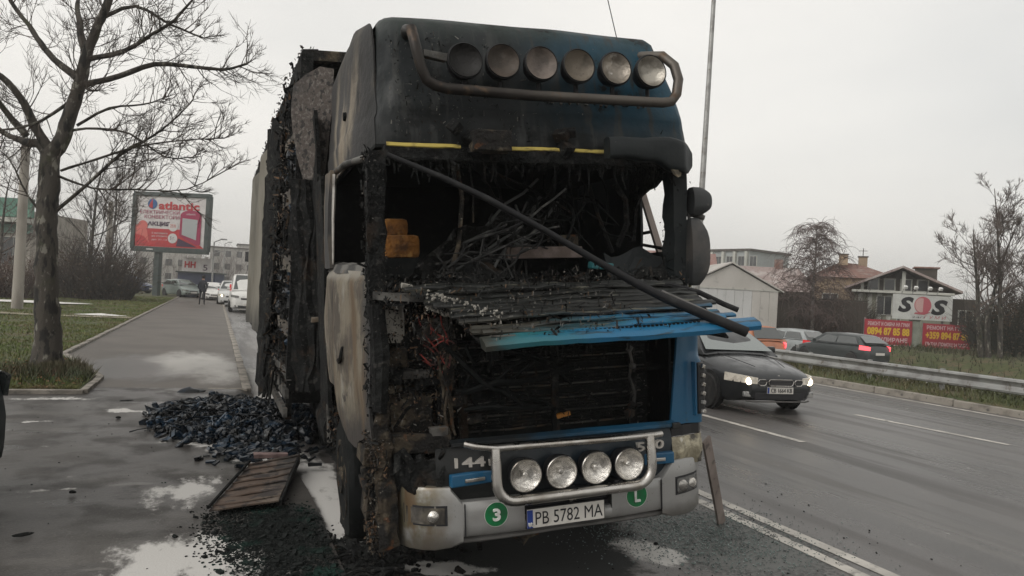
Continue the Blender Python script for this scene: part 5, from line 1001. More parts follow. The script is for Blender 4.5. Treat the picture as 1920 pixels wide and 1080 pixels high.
def car(name, label, cat, m, loc, rz, kind='sedan', group=None, head=None, tail=None, plate=None, wscreen=None, extra=None):
    P = CARPROF[kind]; L, Wd, H = P['L'], P['W'], P['H']; o = thing(name, label, cat, loc, rz, group)
    top = P['hood']+P['tail']
    ys = sorted(set([0, .03, .10, .22, .4, .65, .95, 1.2, 1.6, 2.2, 2.8, 3.2, L-.9, L-.5, L-.22, L-.08, L-.02, L]))
    rr = []
    for y in ys:
        e = min(y, L-y); w = Wd/2*interp(e, [(0, .66), (.03, .73), (.10, .81), (.22, .885), (.42, .945), (.7, .98), (1.0, 1.0)]); zt = interp(y, top); zb = .20+.10*(1-sm(e, 0, .35)); zm = lerp(zb, zt, .55)
        h = [(0, zb), (w*.90, zb), (w*.975, zb+.06), (w, zm-.1), (w*.995, zm+.08), (w*.965, zt-.09), (w*.89, zt-.035), (w*.62, zt+.012), (0, zt+.035)]
        rr.append([(x, y, z) for x, z in h]+[(-x, y, z) for x, z in h[-2:0:-1]])
    mb = MB(); mb.loft(rr, True, True); body = mb.build('body', m, o, smooth=35)
    y0, y1, y2, y3 = P['g']; bz = P['belt']; wb, wt = Wd/2*.905, Wd/2*(.70 if kind != 'van' else .80)
    def gr(y, z, k):   # greenhouse ring, k 0 belt..1 roof
        w = lerp(wb, wt, k); zb_ = interp(y, top)-.01
        h = [(wb, zb_), (lerp(wb, w, .9), lerp(zb_, z, .88)), (w*.93, z-.02), (w*.6, z+.012), (0, z+.022)]
        return [(x, y, zz) for x, zz in h]+[(-x, y, zz) for x, zz in h[-2::-1]]
    gs = [gr(y0, interp(y0, top)+.02, .0), gr(lerp(y0, y1, .5), lerp(interp(y0, top), H, .54), .5), gr(y1, H-.03, 1), gr(lerp(y1, y2, .4), H, 1), gr(y2, H-.05, 1), gr(lerp(y2, y3, .6), lerp(H, interp(y3, top), .62), .55), gr(y3, interp(y3, top)+.02, .0)]
    mb = MB(); mb.loft(gs); mb.build('cabin', m, o, smooth=35)
    def pane(nm, q, mm, off):
        c = sum((Vector(p) for p in q), Vector())/4; nrm = (Vector(q[1])-Vector(q[0])).cross(Vector(q[3])-Vector(q[0])).normalized()
        if nrm.dot(c-Vector((0, L/2, .8))) < 0: nrm = -nrm
        mb = MB(); mb.add([Vector(p)+nrm*off for p in q], [(0, 1, 2, 3)]); return mb.build(nm, mm, o, solid=.004)
    zf, zr = interp(y0, top)+.05, interp(y3, top)+.05
    wsw = wscreen or m_glass
    pane('windscreen', [(-wb*.90, y0+.07, zf+.02), (wb*.90, y0+.07, zf+.02), (wt*.86, y1-.04, H-.08), (-wt*.86, y1-.04, H-.08)], wsw, .035)
    pane('rear_window', [(-wb*.86, y3-.05, zr+.04), (wb*.86, y3-.05, zr+.04), (wt*.86, y2+.05, H-.11), (-wt*.86, y2+.05, H-.11)], m_glass, .035)
    mid = lerp(y1, y2, .45)
    for s_ in (-1, 1):
        xb, xt = s_*(wb*.995), s_*lerp(wb, wt, .86)
        if kind == 'van': pane('side_window', [(xb, y0+.35, bz+.06), (xb, 1.9, bz+.06), (xt, 1.9, H-.28), (xt, y1+.1, H-.28)], m_glass, .012)
        else:
            pane('side_window', [(xb, y0+.45, bz+.06), (xb, mid-.03, bz+.06), (xt, mid-.03, H-.14), (xt, y1+.12, H-.14)], m_glass, .012)
            pane('side_window', [(xb, mid+.05, bz+.06), (xb, y3-.35, bz+.07), (xt, y2-.05, H-.15), (xt, mid+.05, H-.14)], m_glass, .012)
        for y in (.84, L-.84):
            MB().lathe([(.36, -.02), (.36, .02)], 20, (s_*(Wd/2-.03), y, .33), 'X').build('wheel_arch', m_arch, o)
            wv = MB().lathe([(.19, -.10), (.29, -.10), (.315, -.06), (.315, .06), (.29, .10), (.19, .10)], 22, (s_*(Wd/2-.08), y, .315), 'X').build('wheel', m_rubber, o, smooth=40)
            sp = MB(); sp.lathe([(.02, -.085), (.05, -.09), (.05, .09), (.02, .085)], 10, (s_*(Wd/2-.08), y, .315), 'X'); sp.lathe([(.185, -.09), (.2, -.095), (.2, .095), (.185, .09)], 20, (s_*(Wd/2-.08), y, .315), 'X')
            for k in range(7):
                a = k*2*math.pi/7; sp.box((s_*(Wd/2-.08), y+.115*math.cos(a), .315+.115*math.sin(a)), (.17, .16, .035), (a, 0, 0))
            sp.build('rim', m_rim, wv)
        mb = MB(); mb.box((s_*(Wd/2+.07), y0+.42, bz+.09), (.17, .09, .12)); mb.build('mirror', m, o, bev=.03, smooth=50)
        # lights: patches that follow the corners of the body
        def corner(nm, yy, z0, z1, xa, xb_, mm, front, out=.008):
            rows = []
            for z in (z0, lerp(z0, z1, .5), z1):
                row = []
                for k in range(6):
                    t = k/5; x = lerp(xa, xb_, t); dy = interp(x/(Wd/2), [(0, 0), (.66, .004), (.73, .035), (.81, .105), (.885, .225), (.945, .42)])
                    zz = z+(.05*t if z == z1 else .02*t); yv = dy-out-.10*(z-z0); row.append((s_*x, yv if front else L-yv, zz))
                rows.append(row)
            mb = MB(); mb.loft(rows); return mb.build(nm, mm, o, smooth=50, solid=.03)
        hz_ = interp(.12, top)
        corner('headlight', 0, hz_-.155, hz_-.05, Wd*.26, Wd*.475, m_headlens if head else m_headoff, True, .012)
        if head: MB().lathe([(.065, .0), (.058, -.012), (.001, -.018)], 14, (s_*Wd*.345, .012, hz_-.105), 'Y').build('headlight_bulb', head, o)
        tz = interp(L-.1, top)
        corner('tail_light', 0, tz-.18 if kind != 'van' else tz-.1, tz-.02 if kind != 'van' else tz+.25, Wd*.34, Wd*.48, tail or m_tail, False, .012)
        MB().box((s_*.62, .035, .36), (.16, .05, .09)).build('fog_light', m_headoff if head else m_ink, o, bev=.015)
    hz_ = interp(.05, top)
    if not extra: MB().box((0, .015, hz_-.115), (Wd*.40, .05, .10)).build('grille', m_ink, o, bev=.01); MB().box((0, -.012, hz_-.085), (Wd*.36, .015, .018)).build('grille_bar', m_chrome, o)
    MB().box((0, .022, .33), (Wd*.56, .05, .12)).build('lower_grille', m_ink, o, bev=.01)
    pf = MB().box((0, -.012, .43), (.52, .012, .11)).build('number_plate', m_plate, o)
    MB().box((0, L+.008, .62), (.52, .012, .11)).build('number_plate', m_plate, o)
    if plate: tag(text('plate_print', plate, m_ink, pf, (.02, -.020, .43), .42, .068, ext=.004), None, None, kind='stuff'); MB().box((-.24, -.0195, .43), (.035, .003, .10)).build('plate_band', m_eublue, pf)
    mb = MB(); mb.tube([(-Wd*.36, .05, .245), (-Wd*.3, .012, .235), (Wd*.3, .012, .235), (Wd*.36, .05, .245)], .014, 5); mb.build('lip_trim', m_lipgrey, o)
    if extra:
        for xc, w, hh in ((0, .50, .105), (-.365, .17, .10), (.365, .17, .10)):
            z = hz_-.10; gopen = MB().box((xc, .0+abs(xc)*.03, z), (w, .05, hh)).build('grille_opening', m_ink, o, bev=.02)
            fr = MB(); y = -.028+abs(xc)*.03
            fr.tube([(xc-w/2+.03, y, z+hh/2), (xc+w/2-.03, y, z+hh/2), (xc+w/2, y, z+hh/2-.03), (xc+w/2-.01, y, z-hh/2+.03), (xc+w/2-.04, y, z-hh/2), (xc-w/2+.04, y, z-hh/2), (xc-w/2+.01, y, z-hh/2+.03), (xc-w/2, y, z+hh/2-.03), (xc-w/2+.03, y, z+hh/2)], .008, 5); fr.build('grille_frame', m_chrome, gopen)
            for k in (-1, 0, 1): MB().box((xc, -.022+abs(xc)*.03, z+k*.028), (w*.86, .012, .007)).build('grille_bar', m_lipgrey, gopen)
        for s_ in (-1, 1): MB().tube([(s_*.30, .30, .80), (s_*.42, .7, .885), (s_*.5, 1.15, .955)], .006, 4).build('bonnet_crease', m_ink, o)
        MB().lathe([(.03, 0), (.03, -.008), (.001, -.01)], 12, (0, .05, hz_-.005), 'Y').build('badge', m_chrome, o)
        mb = MB(); mb.tube([(-.7, 1.24, .985), (-.25, 1.22, .99), (.15, 1.22, .99)], .008, 4); mb.tube([(-.1, 1.24, .99), (.3, 1.22, .99), (.7, 1.25, .98)], .008, 4); mb.build('wiper', m_ink, o)
    return o
car('dark_sedan', 'dark grey sedan with both headlights lit driving past the burnt truck', 'car', paint('graphite_paint', (.020, .022, .024), .4), (9.00, 10.10, 0), R(-4), 'sedan', head=m_headon, plate='CB 1664 KB', wscreen=m_wglass, extra=True)
car('orange_hatchback', 'orange hatchback with lit tail lights behind the dark sedan', 'car', paint('orange_paint', (.42, .16, .08), .1), (19.6, 26.9, -.50), R(180), 'suv', tail=m_tailon)
car('dark_wagon', 'dark grey estate car with one red tail light below the red banners', 'car', paint('dark_green_grey_paint', (.035, .042, .042), .3), (27.6, 29.3, -.55), R(180), 'wagon', tail=m_tailon)
car('silver_sedan', 'pale silver car behind the guardrail between shed and dark estate car', 'car', paint('silver_car_paint', (.36, .38, .38), .4), (28.4, 33.6, -.60), R(180), 'wagon')
car('silver_car', 'silver car cut off by the right picture edge beyond the guardrail', 'car', paint('pale_silver_paint', (.44, .45, .46), .4), (24.9, 16.2, -.6), R(180), 'hatch')
car('white_van', 'white panel van with dark windscreen parked beside the pavement behind the trailer', 'van', paint('white_van_paint', (.62, .61, .58), 0), (1.72, 43.5, 0), R(0), 'van')
car('white_suv', 'white car with one bright headlight standing behind the white van', 'car', paint('white_suv_paint', (.6, .6, .58), 0), (1.05, 52.5, 0), R(0), 'suv', head=m_headon)
car('white_hatchback', 'white hatchback parked on the kerb beside the walking man', 'car', paint('white_hatch_paint', (.66, .65, .62), 0), (.05, 61, 0), R(6), 'hatch')
car('green_hatchback', 'grey green hatchback parked across the end of the pavement', 'car', paint('grey_green_paint', (.23, .27, .25), .3), (-1.6, 66, .1), R(30), 'hatch')
car('blue_hatchback', 'dark blue car parked behind the billboard post', 'car', paint('navy_paint', (.03, .05, .12), .3), (-5.2, 72, .15), R(60), 'hatch')
car('teal_hatchback', 'dark teal car whose curved bumper enters at the left picture edge', 'car', mat('dark_teal_paint', (.004, .012, .016), .5, 0, spec=.2), (-5.50, 6.25, .04), R(-90), 'hatch', tail=m_glass)

# ================================================================ PERSON
def person(label, loc, rz):
    o = thing('person', label, 'person', loc, rz)
    J = [(0, 0, .95), (0, 0, 1.15), (0, .01, 1.36), (0, .0, 1.50), (0, -.02, 1.58), (0, -.02, 1.70), (0, -.01, 1.765),
         (-.17, .0, 1.42), (-.25, .02, 1.18), (-.20, -.10, .98), (.17, 0, 1.42), (.25, .02, 1.18), (.22, -.06, .95),
         (-.10, 0, .88), (-.12, -.02, .50), (-.13, .02, .09), (-.14, -.12, .04), (.10, 0, .88), (.13, .02, .50), (.15, .05, .09), (.16, -.09, .04)]
    E_ = [(0, 1), (1, 2), (2, 3), (3, 4), (4, 5), (5, 6), (2, 7), (7, 8), (8, 9), (2, 10), (10, 11), (11, 12), (0, 13), (13, 14), (14, 15), (15, 16), (0, 17), (17, 18), (18, 19), (19, 20)]
    Rr = [.16, .16, .17, .085, .075, .10, .07, .095, .07, .045, .095, .07, .045, .11, .08, .055, .045, .11, .08, .055, .045]
    me = bpy.data.meshes.new('body'); me.from_pydata(J, E_, []); b = bpy.data.objects.new('body', me); COL.objects.link(b)
    md = b.modifiers.new('skin', 'SKIN'); sv_ = me.skin_vertices[0].data
    for i, r_ in enumerate(Rr): sv_[i].radius = (r_, r_*.8)
    sv_[0].use_root = True
    b.modifiers.new('sub', 'SUBSURF').levels = 2
    bpy.context.view_layer.update()
    m2 = bpy.data.meshes.new_from_object(b.evaluated_get(bpy.context.evaluated_depsgraph_get())); bpy.data.objects.remove(b)
    mats = [mat('dark_coat', (.012, .015, .022), .85), mat('dark_trousers', (.016, .018, .022), .85), mat('skin', (.30, .17, .12), .6), mat('shoe', (.01, .01, .01), .5)]
    m2.materials.clear()
    for m in mats: m2.materials.append(m)
    for p in m2.polygons:
        z, x = p.center.z, abs(p.center.x)
        p.material_index = 3 if z < .10 else (2 if (z > 1.53 or (x > .17 and z < .99)) else (1 if z < .86 else 0)); p.use_smooth = True
    body = bpy.data.objects.new('body', m2); COL.objects.link(body); body.parent = o
    MB().lathe([(.02, .14), (.075, .12), (.105, .05), (.10, -.03), (.07, -.06)], 12, (0, .0, 1.69), 'Z').build('hair', mat('hair', (.015, .011, .009), .8), o, smooth=60)
    mb = MB(); mb.box((0, -.012, .93), (.43, .27, .24)); mb.build('coat_hem', mats[0], o, bev=.06, smooth=60)
    return o
person('person in dark coat and trousers standing on the far pavement', (-.72, 49.8, .12), R(170))

# ================================================================ TREES AND BUSHES
m_bark = mat('tree_bark', (.056, .048, .039), .9, 0, [dict(c=(.19, .18, .15), s=9, lo=.56, hi=.64, st=(1, 1, .5), det=9), dict(c=(.013, .012, .010), s=8, lo=.5, hi=.6, st=(1, 1, .35), det=9), dict(c=(.05, .055, .025), s=2.2, lo=.55, hi=.75)], (16, .9, .03, (1, 1, .4)))
m_twig = mat('twigs_brown', (.045, .035, .028), .9, 0, [dict(c=(.075, .058, .046), s=2)])
m_twigg = mat('twigs_grey_brown', (.12, .095, .083), .9, 0, [dict(c=(.055, .04, .033), s=.8)])
m_twigd = mat('twigs_dark', (.028, .024, .020), .9, 0, [dict(c=(.05, .038, .03), s=.9)])
m_birch = mat('birch_twigs', (.10, .07, .062), .9, 0, [dict(c=(.07, .048, .042), s=.6)])
RMIN = .0042
def twig(mb, p, d, L, r, lv, rg, up=.25, droopy=0., n=4, sides=3, kids=(3, 5), spread=.8):
    p = Vector(p); d = Vector(d).normalized(); pts = [p.copy()]; rad = [r]; dirs = [d.copy()]
    for i in range(n):
        d = (d+Vector((rg.gauss(0, .16), rg.gauss(0, .16), rg.gauss(0, .12)+(up-droopy*i/n)*.28))).normalized(); p = p+d*(L/n); pts.append(p.copy()); rad.append(r*(1-.72*(i+1)/n)); dirs.append(d.copy())
    mb.tube(pts, rad, sides, cap=False)
    if lv > 0:
        for _ in range(rg.randint(*kids)):
            t = rg.uniform(.25, 1); i = min(n-1, int(t*n)); q = pts[i].lerp(pts[i+1], t*n-i)
            a = dirs[i].orthogonal().normalized(); a.rotate(Matrix.Rotation(rg.uniform(0, 6.28), 3, dirs[i]))
            twig(mb, q, dirs[i]+a*rg.uniform(.5, 1)*spread, L*rg.uniform(.35, .65), max(r*.5, RMIN), lv-1, rg, up, droopy, max(2, n-1), 3, kids, spread)
LIMBS = {
 'trunk': [(-2.53,14.34,-0.12),(-2.52,14.34,0.25),(-2.54,14.35,0.78),(-2.60,14.37,1.48),(-2.64,14.38,2.19),(-2.67,14.40,2.72),(-2.66,14.40,3.26),(-2.67,14.40,3.70)],
 'a': [(-2.67,14.40,3.70),(-2.51,14.34,3.93),(-2.45,14.31,4.20),(-2.35,14.27,4.61),(-2.27,14.24,4.97),(-2.21,14.21,5.38),(-2.15,14.19,5.60),(-2.05,14.15,5.92),(-1.91,14.09,6.33),(-1.85,14.07,6.87),(-1.7,14.2,7.8)],
 'b': [(-2.69,14.41,3.68),(-2.88,14.48,3.87),(-3.09,14.56,3.90),(-3.34,14.66,3.97),(-3.64,14.78,4.09),(-4.3,14.9,4.5)],
 'c': [(-2.69,14.40,3.79),(-2.88,14.48,4.13),(-3.00,14.53,4.48),(-3.18,14.60,4.78),(-3.40,14.69,4.99),(-3.67,14.79,5.38),(-4.1,14.9,6.2)],
 'd': [(-3.05,14.55,3.99),(-3.30,14.65,4.33),(-3.46,14.71,4.68),(-3.62,14.77,5.16),(-3.8,14.8,5.9)],
 'e': [(-2.33,14.26,5.01),(-2.72,14.42,5.30),(-2.94,14.50,5.56),(-3.16,14.59,5.85),(-3.47,14.72,6.24),(-3.8,14.8,6.9)],
 'f': [(-2.23,14.22,5.45),(-2.37,14.28,5.77),(-2.47,14.32,6.03),(-2.61,14.37,6.29),(-2.69,14.41,6.64),(-2.8,14.5,7.5)],
 'g': [(-2.20,14.21,4.90),(-1.71,14.02,5.09),(-1.23,13.83,5.35),(-0.65,13.60,5.38),(-0.24,13.43,5.39),(0.10,13.30,5.56)],
 'h': [(-2.18,14.20,5.33),(-1.57,13.96,5.46),(-1.09,13.77,5.71),(-0.68,13.61,5.91),(-0.25,13.44,6.3)],
 'i': [(-2.03,14.14,6.01),(-1.57,13.96,6.31),(-1.11,13.78,6.11),(-0.69,13.61,6.00)],
 'j': [(-2.57,14.36,2.73),(-2.18,14.20,3.20),(-1.68,14.01,3.85),(-1.33,13.87,4.18),(-1.02,13.74,4.60),(-0.88,13.69,4.97)],
 'k': [(-2.49,14.32,3.44),(-2.00,14.13,3.70),(-1.40,13.90,4.00),(-0.83,13.67,4.17),(-0.30,13.46,4.29)],
 'l': [(-2.52,14.34,3.35),(-2.06,14.16,3.20),(-1.52,13.94,3.24),(-0.79,13.65,3.32),(-0.23,13.43,3.76)],
 'm': [(-2.35,14.27,4.66),(-2.74,14.42,4.23),(-3.06,14.55,4.03),(-3.38,14.68,3.91)],
 'n': [(-2.28,14.24,4.21),(-1.85,14.07,4.55),(-1.40,13.89,4.67),(-1.12,13.78,4.86)],
 'o': [(-2.44,14.31,4.11),(-1.99,14.13,4.19),(-1.49,13.93,4.13),(-0.98,13.73,3.80),(-0.57,13.56,3.83)],
 'p': [(-2.60,14.37,2.55),(-2.91,14.49,2.97),(-3.19,14.61,3.58),(-3.50,14.73,3.83)],
 'q': [(-2.20,14.21,4.98),(-2.02,14.14,4.76),(-1.69,14.01,4.65)]}
LR = dict(a=.14, b=.095, c=.085, d=.06, e=.065, f=.07, g=.055, h=.05, i=.038, j=.034, k=.024, l=.022, m=.034, n=.026, o=.024, p=.022, q=.03)
B0 = Vector((-2.53, 14.34, 0))
tree = thing('bare_tree', 'bare street tree with mottled trunk on the grass by the driveway', 'tree', B0)
def dense(pts, k):
    out = []
    for i in range(len(pts)-1):
        a, b_, c, d = pts[max(i-1, 0)], pts[i], pts[i+1], pts[min(i+2, len(pts)-1)]
        for j in range(k):
            t = j/k; out.append(.5*((2*b_)+(c-a)*t+(2*a-5*b_+4*c-d)*t*t+(3*b_-a-3*c+d)*t**3))
    return out+[pts[-1]]
tp = dense([Vector(p)-B0 for p in LIMBS['trunk']], 4)
tr_ = [interp(p.z, [(-.1, .34), (.15, .265), (.45, .212), (.9, .19), (2.4, .162), (3.3, .155), (3.7, .14)]) for p in tp]
mb = MB(); mb.tube(tp, tr_, 14); mb.jitter(.04, 5, 3, (1, 1, .2)); mb.jitter(.012, 16, 4); mb.build('trunk', m_bark, tree, smooth=60)
rg = random.Random(77); crown = MB()
for k, v in LIMBS.items():
    if k == 'trunk': continue
    off = Vector((.37, .93, 0))*rg.uniform(-.9, .9)*(0 if k in 'a' else 1); n0 = len(v)
    pts = [Vector(p)-B0+off*(i/(n0-1))**1.3 for i, p in enumerate(v)]
    pts = dense(pts, 3); m_ = len(pts); r0 = LR[k]; rad = [r0*(1-.68*(i/(m_-1))**.9) for i in range(m_)]
    mb = MB(); mb.tube(pts, rad, 8 if r0 > .05 else 6); mb.jitter(.012, 9, 5); mb.build('limb', m_bark, tree, smooth=60)
    Lg = sum((pts[i+1]-pts[i]).length for i in range(m_-1)); nk = int(Lg*10)
    for _ in range(nk):
        t = rg.uniform(.18, 1)**.85; i = min(m_-2, int(t*(m_-1))); q = pts[i].lerp(pts[i+1], t*(m_-1)-i); dd = (pts[i+1]-pts[i]).normalized()
        a = dd.orthogonal().normalized(); a.rotate(Matrix.Rotation(rg.uniform(0, 6.28), 3, dd))
        twig(crown, q, dd*.7+a, rg.uniform(.3, .95)*(1.15-.5*t), rg.uniform(.006, .013), 2, rg, .35, 0, 5, 3, (3, 5), .8)
    for _ in range(3): twig(crown, pts[-1], (pts[-1]-pts[-2])+Vector((rg.gauss(0, .05), rg.gauss(0, .05), .03)), rg.uniform(.2, .42), .010, 2, rg, .3, 0, 5, 3, (3, 5))
tag(crown.build('twigs', m_twig, tree, fix=False), None, None, kind='stuff')

def bare_tree(label, loc, h, spread, seed, m, trunk_r, nl=9, lv=3, droopy=0., fork=.3, tw=.012, group=None, trunks=1, lean=(0, 0)):
    o = thing('bare_tree', label, 'tree', loc, 0, group); rg = random.Random(seed); cr = MB()
    for tnum in range(trunks):
        pts = []; p = Vector((tnum*.5*(-1)**tnum, 0, -.1)); d = Vector((lean[0]+(.10*(-1)**tnum if trunks > 1 else 0), lean[1], 1)).normalized(); n = 12
        for i in range(n+1):
            pts.append(p.copy()); d = (d+Vector((rg.gauss(0, .045), rg.gauss(0, .045), .02))).normalized(); p = p+d*(h/n)
        mb = MB(); mb.tube(pts, [trunk_r*(1-.88*(i/n)) for i in range(n+1)], 8); mb.build('trunk', m_bark if m is not m_birch else mat('birch_bark', (.32, .30, .27), .8, 0, [dict(c=(.06, .05, .045), s=6, lo=.52, hi=.64)]), o, smooth=60)
        for k in range(nl):
            t = lerp(fork, .97, (k+rg.random()*.6)/nl); i = min(n-1, int(t*n)); q = pts[i].lerp(pts[i+1], t*n-i); a = rg.uniform(0, 6.28)+k*2.4
            L = spread*(1.15-t*.75)*rg.uniform(.75, 1.15)
            twig(cr, q, (math.cos(a), math.sin(a), rg.uniform(.5, 1.1)), L, trunk_r*.42*(1.1-t), lv, rg, .32, droopy, 6, 5, (4, 6), .85)
    for v in (): pass
    tag(cr.build('crown', m, o, fix=False), None, None, kind='stuff'); return o
RMIN = .010
def birch(label, loc, h, w, seed):
    o = thing('birch_tree', label, 'tree', loc); rg = random.Random(seed); cr = MB(); pts = [Vector((.05*math.sin(i), 0, -.1+h*.92*i/10)) for i in range(11)]
    MB().tube(pts, [.14*(1-.085*i) for i in range(11)], 8).build('trunk', mat('birch_bark', (.16, .14, .125), .8, 0, [dict(c=(.05, .043, .038), s=6, lo=.5, hi=.62)]), o, smooth=60)
    for k in range(58):
        t = lerp(.16, .97, k/57); q = Vector((0, 0, h*.92*t)); a = k*2.4+rg.uniform(-.4, .4); L = w*(1.08-.75*t)*rg.uniform(.75, 1.15)*(.6+.4*sm(t, .2, .45))
        b_ = [q]; d = Vector((math.cos(a)*.75, math.sin(a)*.75, 1)).normalized()
        for i in range(7):
            d = (d+Vector((rg.gauss(0, .08)+math.cos(a)*.12, rg.gauss(0, .08)+math.sin(a)*.12, -.16-.05*i))).normalized(); b_.append(b_[-1]+d*L/7)
        cr.tube(b_, [.04*(1-.12*i)*(1.15-t) for i in range(8)], 4, cap=False)
        for _ in range(38):
            u = rg.uniform(.15, 1)*6.99; i = int(u); p = b_[i].lerp(b_[i+1], u-i); dd = Vector((rg.gauss(0, .7), rg.gauss(0, .7), rg.uniform(.1, .7))); tw = [p]; l_ = rg.uniform(.4, 1.25)
            for j in range(5):
                dd = (dd.normalized()+Vector((rg.gauss(0, .12), rg.gauss(0, .12), -.42))); dd.normalize(); tw.append(tw[-1]+dd*l_/5)
            cr.tube(tw, [.013, .012, .011, .010, .009, .007], 3, cap=False)
    tag(cr.build('crown', m_birch, o, fix=False), None, None, kind='stuff'); return o
birch('hazy drooping birch between the white shed and the tan house', (34.2, 35.92, 0), 7.9, 4.1, 5)
bare_tree('tall slim bare tree at the right edge above the dark bushes', (35.3, 24.75, -.1), 8.6, 2.2, 12, m_twigg, .14, 13, 3, 0, .25, lean=(.01, 0))
bare_tree('wide forked bare tree just left of the tall slim one', (35.0, 25.1, -.1), 6.6, 3.2, 15, m_twigg, .15, 12, 3, 0, .36, trunks=2, lean=(-.2, .05))
bare_tree('low spreading bare tree cut by the right picture edge', (38.5, 24.0, 0), 6.2, 3.6, 18, m_twigg, .14, 12, 3, 0, .2)
bare_tree('bare tree with dark clinging leaves behind the street tree', (-7.0, 50.0, .1), 8.6, 3.6, 21, m_twigd, .16, 14, 3, 0, .22)
bare_tree('bare tree standing behind the top corner of the billboard', (-7.6, 62.5, .1), 9.2, 4.2, 23, m_twigg, .17, 14, 3, 0, .2)
bare_tree('bare tree in front of the green fronted building', (-12.0, 52.0, .1), 7.4, 3.8, 26, m_twigg, .15, 12, 3, 0, .2)
m_dead = mat('dead_leaves', (.065, .042, .028), .9, 0, [dict(c=(.10, .065, .04), s=1.4)])
def bush(label, loc, rx, ry, h, n, seed, m, r=.008, lean=.5, leaves=0):
    o = thing('bush', label, 'bush', loc); rg = random.Random(seed); mb = MB()
    for _ in range(n):
        a, q = rg.uniform(0, 6.28), math.sqrt(rg.random()); x, y = rx*q*math.cos(a), ry*q*math.sin(a)
        hh = h*(1-.45*q*q)*rg.uniform(.55, 1.05)
        twig(mb, (x*.75, y*.75, -.05), (x/rx*lean+rg.gauss(0, .2), y/ry*lean+rg.gauss(0, .2), 1), hh, r*2, 1, rg, .2, .3, 4, 3, (3, 5), .9)
    mb.build('branches', m, o, fix=False)
    if leaves:
        lf = MB()
        for _ in range(leaves):
            a, q = rg.uniform(0, 6.28), math.sqrt(rg.random()); z = h*(1-.5*q*q)*rg.random()**.7
            c = Vector((rx*q*math.cos(a)*1.05, ry*q*math.sin(a)*1.05, z)); s_ = rg.uniform(.04, .1); M = Matrix.Rotation(rg.uniform(0, 6), 3, 'Z') @ Matrix.Rotation(rg.uniform(0, 3), 3, 'X')
            lf.add([M @ Vector(p)*s_+c for p in ((-1, 0, 0), (0, -.6, .2), (1, 0, 0), (0, .6, .1))], [(0, 1, 2, 3)])
        tag(lf.build('leaves', m_dead, o, fix=False), None, None, kind='stuff')
    return o
m_br1 = mat('brown_thicket', (.062, .046, .036), .95, 0, [dict(c=(.036, .03, .024), s=.7, lo=.42, hi=.6)]); m_br2 = mat('reddish_thicket', (.095, .06, .048), .95, 0, [dict(c=(.06, .042, .034), s=.7)])
bush('big brown leafless thicket to the right of the street tree trunk', (-6.6, 51.0, .1), 2.5, 2.2, 4.0, 420, 1, m_br1, .014, leaves=1800)
bush('low reddish bush left of the street tree trunk', (-10.4, 46.5, .1), 2.3, 1.5, 2.6, 260, 2, m_br2, .014, leaves=700)
bush('dense dark bush at the far right behind the red banner', (41.0, 28.0, 0), 3.0, 2.2, 3.9, 300, 3, mat('dark_thicket', (.028, .027, .022), .95, 0, [dict(c=(.045, .036, .03), s=.6)]), .016, leaves=3500)
bush('dark evergreen shrub beside the tall slim bare tree', (38.4, 26.2, 0), 1.6, 1.4, 3.2, 200, 4, mat('dark_thicket_low', (.03, .032, .022), .95), .014, leaves=1800)
bush('brown shrub in front of the tan house', (40.4, 38.6, 0), 1.5, 1.2, 3.6, 170, 5, m_br1, .014, leaves=600)
bush('grey brown shrub between the fence and the birch trunk', (35.6, 36.6, 0), 1.6, 1.2, 2.6, 170, 6, m_br2, .014, leaves=500)

# ================================================================ ROADSIDE FURNITURE
m_galv = mat('galvanised_steel', (.33, .33, .32), .5, .5, [dict(c=(.22, .215, .205), s=2.5, lo=.42, hi=.66), dict(c=(.14, .12, .10), s=7, lo=.58, hi=.7)], (20, .1, .005))
m_conc = mat('weathered_concrete', (.30, .275, .24), .9, 0, [dict(c=(.20, .18, .155), s=2, lo=.42, hi=.66, st=(1, 1, .3))], (20, .3, .01))
GR = thing('guardrail', 'long grey steel guardrail on posts along the grassy median', 'guardrail', (15.2, 0, 0))
prof = [(0, .35), (.05, .37), (.06, .41), (.01, .46), (-.01, .51), (.01, .56), (.06, .61), (.05, .65), (0, .67)]
for i in range(24):
    y = -4+4*i; mb = MB(); mb.loft([[(-.05-px_+.004*(i % 2), yy, z) for px_, z in prof] for yy in (y, y+2, y+4.12)]); mb.build('rail', m_galv, GR, solid=.005)
pm = MB().box((0, 0, .20), (.06, .10, .74)).mesh('post', m_galv)
for i in range(48): inst('post', pm, GR, (.06, -4+2*i, .12), (0, 0, 0))
bm_ = MB().box((0, 0, 0), (.08, .08, .10)).mesh('spacer', m_galv)
for i in range(48): inst('spacer', bm_, GR, (0, -4+2*i, .51))
ms = thing('lamp_mast', 'tall thin grey lighting mast rising behind the truck mirror', 'mast', (15.95, 22.4, .1))
mb = MB(); mb.tube([(0, 0, 0), (.03, 0, 6), (.12, 0, 14.5)], [.13, .105, .07], 12); mb.build('shaft', m_galv, ms, smooth=60)
MB().box((0, 0, .02), (.4, .4, .06)).build('base_plate', m_galv, ms); MB().tube([(.12, 0, 14.4), (.9, -.3, 14.9), (1.9, -.6, 15.0)], .04, 8).build('arm', m_galv, ms); MB().box((2.1, -.65, 15.0), (.6, .22, .12)).build('lamp_head', m_galv, ms, bev=.03)
po = thing('concrete_pole', 'pale concrete pole behind the trunk of the street tree', 'pole', (-7.35, 35.2, .1)); mb = MB(); mb.tube([(0, 0, 0), (-.02, 0, 3.5), (-.05, 0, 6.9)], [.21, .18, .15], 10); mb.build('shaft', m_conc, po, smooth=60); MB().box((-.05, 0, 6.8), (.3, .3, .08)).build('cap', m_conc, po)
